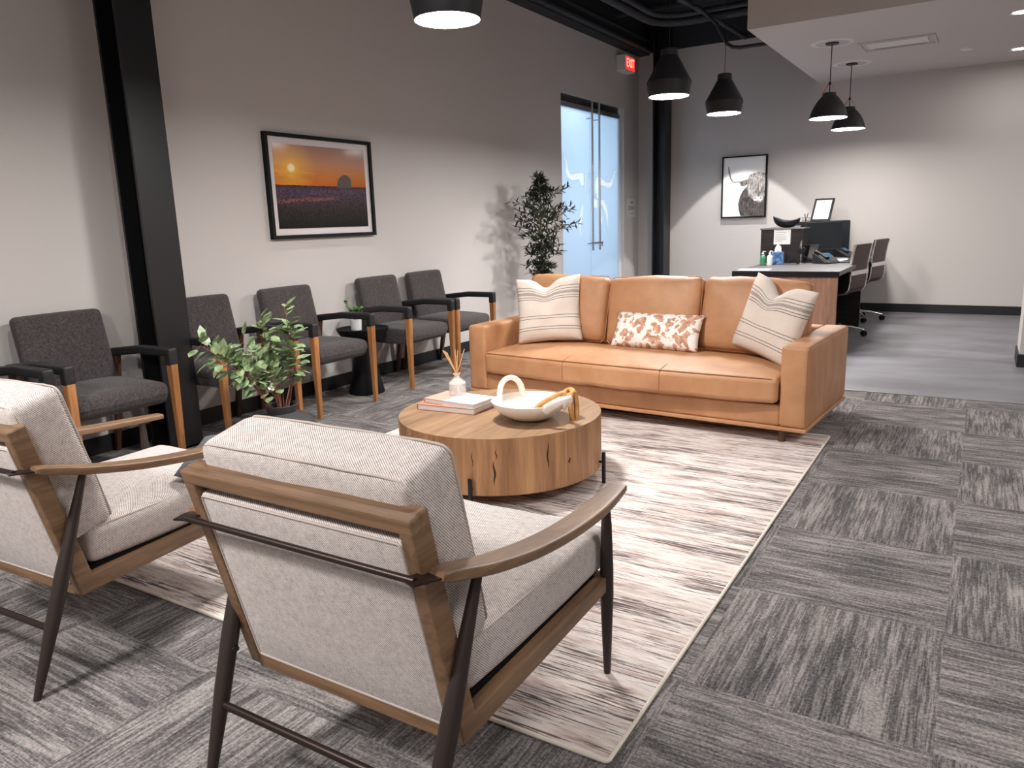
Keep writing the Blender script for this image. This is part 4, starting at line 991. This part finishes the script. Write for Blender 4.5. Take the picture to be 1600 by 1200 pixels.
# framed notice taped to the privacy panel
n_ = thing('paper_note', 'sheet of handwritten notes pinned to the dark desk panel', 'note', (-1.81, 8.428, 1.02))
MB().bb(-.085, .085, -.002, 0, -.085, .085).build('sheet', mat('note_paper', srgb(190, 188, 186), .8), n_)
mb = MB(); random.seed(3)
for i in range(6): mb.bb(-.07, random.uniform(.0, .07), -.0028, -.002, .058 - i * .022, .062 - i * .022)
mb.build('handwriting', ink, n_)
# things on the ledge
n_ = thing('black_bowl', 'black boat-shaped bowl on the counter ledge', 'bowl', (-1.80, 8.56, 1.106))
v = []; nU, nA = 7, 28
for i in range(nU + 1):
    q = i / nU
    for k in range(nA):
        a = 2 * pi * k / nA; r_ = sin(q * pi / 2) ** .8; x = .135 * r_ * cos(a); y = .085 * r_ * sin(a)
        v.append((x, y, .004 + .072 * (1 - cos(q * pi / 2)) + .035 * q ** 2 * cos(a) ** 2 - .012 * q * cos(a)))
f = [(i * nA + k, i * nA + (k + 1) % nA, (i + 1) * nA + (k + 1) % nA, (i + 1) * nA + k) for i in range(nU) for k in range(nA)]
mb = MB(); mb.add(v, f); o = mb.build('bowl_body', M['black_metal'], n_, smooth=60); md = o.modifiers.new('solid', 'SOLIDIFY'); md.thickness = .005; md.offset = 1
n_ = thing('pen_cup', 'black wire mesh pen cup with pens on the counter ledge', 'pen cup', (-1.615, 8.60, 1.106))
mb = MB()
for z in (.002, .035, .068, .10): mb.tube([(.038 * cos(2 * pi * k / 20), .038 * sin(2 * pi * k / 20), z) for k in range(20)], .0016, 5, closed=True)
for k in range(16): mb.tube([(.038 * cos(2 * pi * k / 16), .038 * sin(2 * pi * k / 16), .002), (.038 * cos(2 * pi * k / 16), .038 * sin(2 * pi * k / 16), .1)], .0011, 4)
mb.lathe([(.001, .002), (.038, .002)], n=20, close_ends=False); mb.build('cup', M['black_metal'], n_)
for dx, dy, hh in ((.02, .01, .15), (-.015, .02, .14), (.025, -.015, .145), (-.01, -.01, .13)):
    MB().tube([(-dx * .6, -dy * .6, .006), (dx, dy, hh)], .0036, 7).build('pen', M['dark_plastic'], n_)
n_ = thing('sign_holder', 'tilted black framed paper sign standing above the desk divider', 'sign', (-1.70, 9.91, 1.152), R(-4))
lean = Rx(R(-38)); lean4 = lean.to_4x4()
def tilt(mb): mb.v = [tuple(lean @ V(p)) for p in mb.v]; return mb
tilt(MB().bb(-.115, .115, 0, .014, 0, .34)).build('frame', M['black_matte'], n_, bevel=.002)
tilt(MB().bb(-.088, .088, -.001, 0, .030, .312)).build('sheet', mat('grey_paper', srgb(196, 196, 202), .8), n_)
mb = MB()
for i, w in enumerate((.05, .065, .06, .03, .055, .06, .045, .035)): mb.bb(-w, w, -.0016, -.001, .280 - i * .032, .287 - i * .032)
tilt(mb).build('print_lines', mat('grey_print', (.3, .3, .32), .7), n_)
MB().sweep([(0, .19, .235), (0, .245, -.03)], (.03, .003), up=(1, 0, 0), power=.3).build('back_strut', M['black_matte'], n_)
# things on the desktop
ZT = .741
n_ = thing('sanitizer_bottle', 'green pump bottle of hand sanitizer at the left end of the desk', 'bottle', (-1.905, 8.02, ZT)); n_.scale = (.85, .85, .85)
MB().lathe([(.001, 0), (.03, 0), (.031, .004), (.031, .105), (.022, .122), (.012, .128), (.012, .138), (.001, .138)], n=24).build('bottle_body', mat('sanitizer_green', srgb(58, 112, 84), .25), n_, smooth=35)
MB().lathe([(.0315, .02), (.0315, .08)], n=24, close_ends=False).build('bottle_label', mat('label_green', srgb(40, 110, 72), .4), n_, smooth=True)
MB().lathe([(.014, .136), (.014, .15), (.004, .152), (.004, .168), (.001, .168)], n=16).sweep([(-.002, 0, .168), (.035, 0, .166)], (.006, .004), up=(0, 0, 1), n=8).build('pump', M['white_paint'], n_, smooth=35)
n_ = thing('sanitizer_bottle', 'clear pump bottle between the green bottle and the tissue box', 'bottle', (-1.845, 8.06, ZT))
MB().lathe([(.001, 0), (.028, 0), (.029, .004), (.029, .085), (.018, .10), (.010, .105), (.010, .115), (.001, .115)], n=24).build('bottle_body', mat('clear_plastic', srgb(196, 204, 200), .2), n_, smooth=35)
MB().lathe([(.012, .113), (.012, .125), (.004, .127), (.004, .142), (.001, .142)], n=16).sweep([(-.002, 0, .142), (.03, 0, .14)], (.005, .004), up=(0, 0, 1), n=8).build('pump', M['white_paint'], n_, smooth=35)
n_ = thing('tissue_box', 'blue tissue box with white tissue pulled up, on the desk', 'tissue box', (-1.80, 8.22, ZT), R(8))
bx = mat('tissue_blue', srgb(46, 78, 122), .5); tt, bb_ = nt(bx); tt.links.new(ramp(tt, noise_tex(tt, coords(tt), 30, 2), [(.4, srgb(34, 62, 104)), (.6, srgb(82, 116, 158))]), bb_.inputs['Base Color'])
MB().bb(-.058, .058, -.058, .058, 0, .125).build('box', bx, n_, bevel=.003)
mb = MB(); v = []; 
for i in range(9):
    for j in range(7):
        a = pi * (i / 8 - .5); q = j / 6; v.append((.04 * sin(a) * (1 - .55 * q) + .006 * sin(i * 2 + j), .018 * cos(i * 1.3) * (1 - q * .5), .122 + .085 * q * (1 - .25 * abs(sin(a)))))
mb.add(v, [(i * 7 + j, (i + 1) * 7 + j, (i + 1) * 7 + j + 1, i * 7 + j + 1) for i in range(8) for j in range(6)])
o = mb.build('tissue', M['paper'], n_, smooth=True); md = o.modifiers.new('s', 'SOLIDIFY'); md.thickness = .001
tag(MB().bb(-.14, .14, -.105, .105, 0, .001).build('paper_sheet', M['paper'], loc=(-1.83, 7.40, ZT)), 'white paper sheet lying at the front left of the desk', 'paper').rotation_euler = (0, 0, R(3))
def monitor(lab, loc, rz, w=.52, h=.31):
    n_ = thing('monitor', lab, 'monitor', loc, rz, 'monitors on the desk')
    MB().bb(-.012, .012, -w / 2, w / 2, .11, .11 + h).build('casing', M['dark_plastic'], n_, bevel=.003)
    MB().bb(.012, .0135, -w / 2 + .008, w / 2 - .008, .125, .102 + h).build('screen', M['screen'], n_)
    MB().bb(-.03, -.012, -.03, .03, .02, .30).build('neck', M['dark_plastic'], n_)
    MB().bb(-.09, .09, -.12, .12, 0, .012).build('base', M['dark_plastic'], n_, bevel=.003)
    return n_
monitor('large black monitor nearer the sofa, turned toward the desk chairs', (-1.53, 9.05, ZT), R(-52), .48, .30)
monitor('black monitor farther back behind the divider panel', (-1.55, 10.25, ZT), R(-30), .42, .30)
def phone(lab, loc, rz):
    n_ = thing('desk_phone', lab, 'telephone', loc, rz, 'desk phones')
    MB().prism([(-.09, 0), (.10, 0), (.10, .012), (-.06, .10), (-.09, .10)], (0, -.10, 0), (1, 0, 0), (0, 0, 1), (0, .20, 0)).build('base', M['dark_plastic'], n_, bevel=.004)
    MB().sweep([(-.07, -.072, .115), (-.02, -.072, .105), (.04, -.072, .075), (.09, -.072, .055)], [(.024, .016), (.017, .010), (.017, .010), (.024, .016)], up=(0, 0, 1), n=12, power=.5).build('handset', M['black_matte'], n_, smooth=50)
    q = (V((.10, 0, .012)) - V((-.06, 0, .10))); 
    MB().prism([(0.1, -.03), (.42, -.03), (.42, .075), (.1, .075)], (-.06, 0, .1015), q, (0, 1, 0), (.001, 0, .002)).build('display', emit('phone_display_glow', srgb(90, 160, 214), .55), n_)
    mb = MB()
    for i in range(4):
        for j in range(3): p = V((-.06, 0, .1015)) + q * (.52 + i * .11); mb.box(p + V((0, -.015 + j * .03, .001)), (.012, .02, .004))
    mb.build('keypad', mat('key_grey', (.2, .2, .21), .5) if 'key_grey' not in bpy.data.materials else bpy.data.materials['key_grey'], n_)
    return n_
phone('black desk phone with lit blue display, beside the far office chair', (-1.36, 9.62, ZT), R(-25))
phone('black desk phone nearer the sofa, in front of the large monitor', (-1.36, 8.40, ZT), R(-35))
def keyboard(lab, loc, rz):
    n_ = thing('keyboard', lab, 'keyboard', loc, rz, 'keyboards on the desk')
    MB().bb(-.065, .065, -.20, .20, 0, .016).build('case', M['dark_plastic'], n_, bevel=.004)
    mb = MB()
    for i in range(5):
        for j in range(15): mb.bb(-.056 + i * .0225, -.038 + i * .0225, -.192 + j * .0257, -.171 + j * .0257, .016, .020)
    o = mb.build('keys', M['black_matte'], n_); return n_
keyboard('black keyboard at the nearer desk place', (-1.15, 8.62, ZT), R(-4))
keyboard('black keyboard at the farther desk place', (-1.20, 9.30, ZT), R(4))
tag(MB().rbox((0, 0, .018), (.10, .062, .034), .016, seg=4).build('mouse', M['dark_plastic'], smooth=True, loc=(-1.14, 8.92, ZT)), 'black computer mouse beside the nearer keyboard', 'mouse')
for i, (x, y, rz, lab) in enumerate(((-1.22, 9.06, 10, 'loose white papers on the desk beside the nearer office chair'), (-1.36, 8.85, -12, 'loose white papers on the desk behind the nearer phone'))):
    n_ = thing('loose_papers', lab, 'papers', (x, y, ZT), R(rz))
    for k in range(3): o = MB().bb(-.105, .105, -.14, .14, k * .0012, k * .0012 + .001).build('sheet', M['paper'], n_); o.rotation_euler = (0, 0, R(k * 7))
n_ = thing('headset', 'black telephone headset hanging on a small wire stand on the desk', 'headset', (-1.59, 8.32, ZT))
MB().tube(arc((0, 0, .16), .075, R(-10), R(190), (0, 1, 0), (0, 0, 1), 14), .005, 8).build('headband', M['dark_plastic'], n_, smooth=True)
for sy in (-1, 1): MB().lathe([(.001, -.012), (.03, -.012), (.034, 0), (.03, .012), (.001, .012)], (0, sy * .076, .13), 20, Matrix.Rotation(pi / 2, 3, 'X')).build('ear_cushion', M['black_matte'], n_, smooth=35)
MB().tube([(0, -.08, .12), (.05, -.09, .08), (.08, -.06, .06)], .003, 6).build('microphone', M['dark_plastic'], n_, smooth=True)
MB().tube([(0, 0, .0), (0, 0, .235)], .005, 8).lathe([(.05, 0), (.05, .008)], n=24).build('wire_stand', M['chrome'], n_, smooth=35)
n_ = thing('document_tray', 'black desk organizer with files leaning in front of the large monitor', 'organizer', (-1.66, 8.62, ZT), R(-15))
for k in range(5): MB().box((.0 + k * .035, 0, .085 + k * .004), (.004, .20, .17), Ry(R(12))).build('file_divider', M['dark_plastic'], n_)
MB().bb(-.03, .20, -.11, .11, 0, .012).build('base', M['dark_plastic'], n_)
random.seed(5); P = []
for k in range(40): P.append((-.02 + .06 * sin(k * .9) + random.uniform(-.01, .01), -.03 + .05 * cos(k * .7), .01 + .012 * (k % 5)))
tag(MB().tube(P, .0028, 5).build('cable_coil', M['black_matte'], smooth=True, loc=(-1.62, 8.22, ZT)), 'tangle of black cables beside the tissue box on the desk', 'cables')

# ------------------------------------------------------------------ office chairs (face -x)
def office_chair(lab, loc, rz):
    n_ = thing('office_chair', lab, 'office chair', loc, rz, 'office chairs at the desk')
    prof = [(-.24, .452), (-.20, .468), (-.05, .458), (.10, .45), (.17, .462), (.205, .50), (.216, .58), (.213, .66), (.220, .76), (.234, .86), (.250, .935)]
    for nm, a, b_ in (('seat', 0, 5), ('backrest', 5, 10)):
        P = [(p[0], 0, p[1]) for p in prof[a:b_ + 1]]
        MB().sweep(P, (.215, .010), up=(-.5, 0, .86), n=16, power=.35).build(nm, M['mesh_brown'], n_, smooth=50)
    for sy in (-1, 1):
        P = [(p[0], sy * .225, p[1] - .002) for p in prof]
        MB().sweep(P, (.011, .013), up=(-.5, 0, .86), n=10, power=.6).build('side_rail', M['chrome'], n_, smooth=50)
        MB().tube([(.225, sy * .235, .66), (.15, sy * .262, .665), (-.12, sy * .265, .665), (-.15, sy * .262, .64), (-.12, sy * .235, .47)], .010, 10).build('armrest', M['black_metal'], n_, smooth=True)
    MB().box((.226, 0, .655), (.012, .47, .045)).build('back_band', M['chrome'], n_, bevel=.003)
    MB().tube([(0, 0, .09), (0, 0, .26)], .026, 14).tube([(0, 0, .26), (0, 0, .43)], .016, 12).build('gas_column', M['black_metal'], n_, smooth=40)
    MB().box((0, 0, .435), (.2, .2, .025)).build('mechanism', M['black_metal'], n_, bevel=.004)
    for k in range(5):
        a = 2 * pi * k / 5 + .35; d = V((cos(a), sin(a), 0))
        l = MB().sweep([d * .02 + V((0, 0, .105)), d * .17 + V((0, 0, .095)), d * .29 + V((0, 0, .068))], [(.020, .016), (.016, .012), (.012, .008)], up=(0, 0, 1), n=12, power=.6).build('leg', M['chrome'], n_, smooth=50)
        cm = Rz(a + .6) @ Rx(pi / 2)
        for off in (-.012, .012):
            MB().lathe([(.001, -.009), (.026, -.009), (.029, 0), (.026, .009), (.001, .009)], d * .29 + V((0, 0, .029)) + cm @ V((0, 0, off * 1.1)), 20, cm).build('caster', M['black_matte'], l, smooth=35)
    return n_
oc = office_chair('brown leather office chair nearer the sofa, at the desk', (-1.25, 8.38, 0), R(-12))
dup(oc, (-1.22, 9.72, 0), R(-12), 'brown leather office chair farther back, near the back wall')
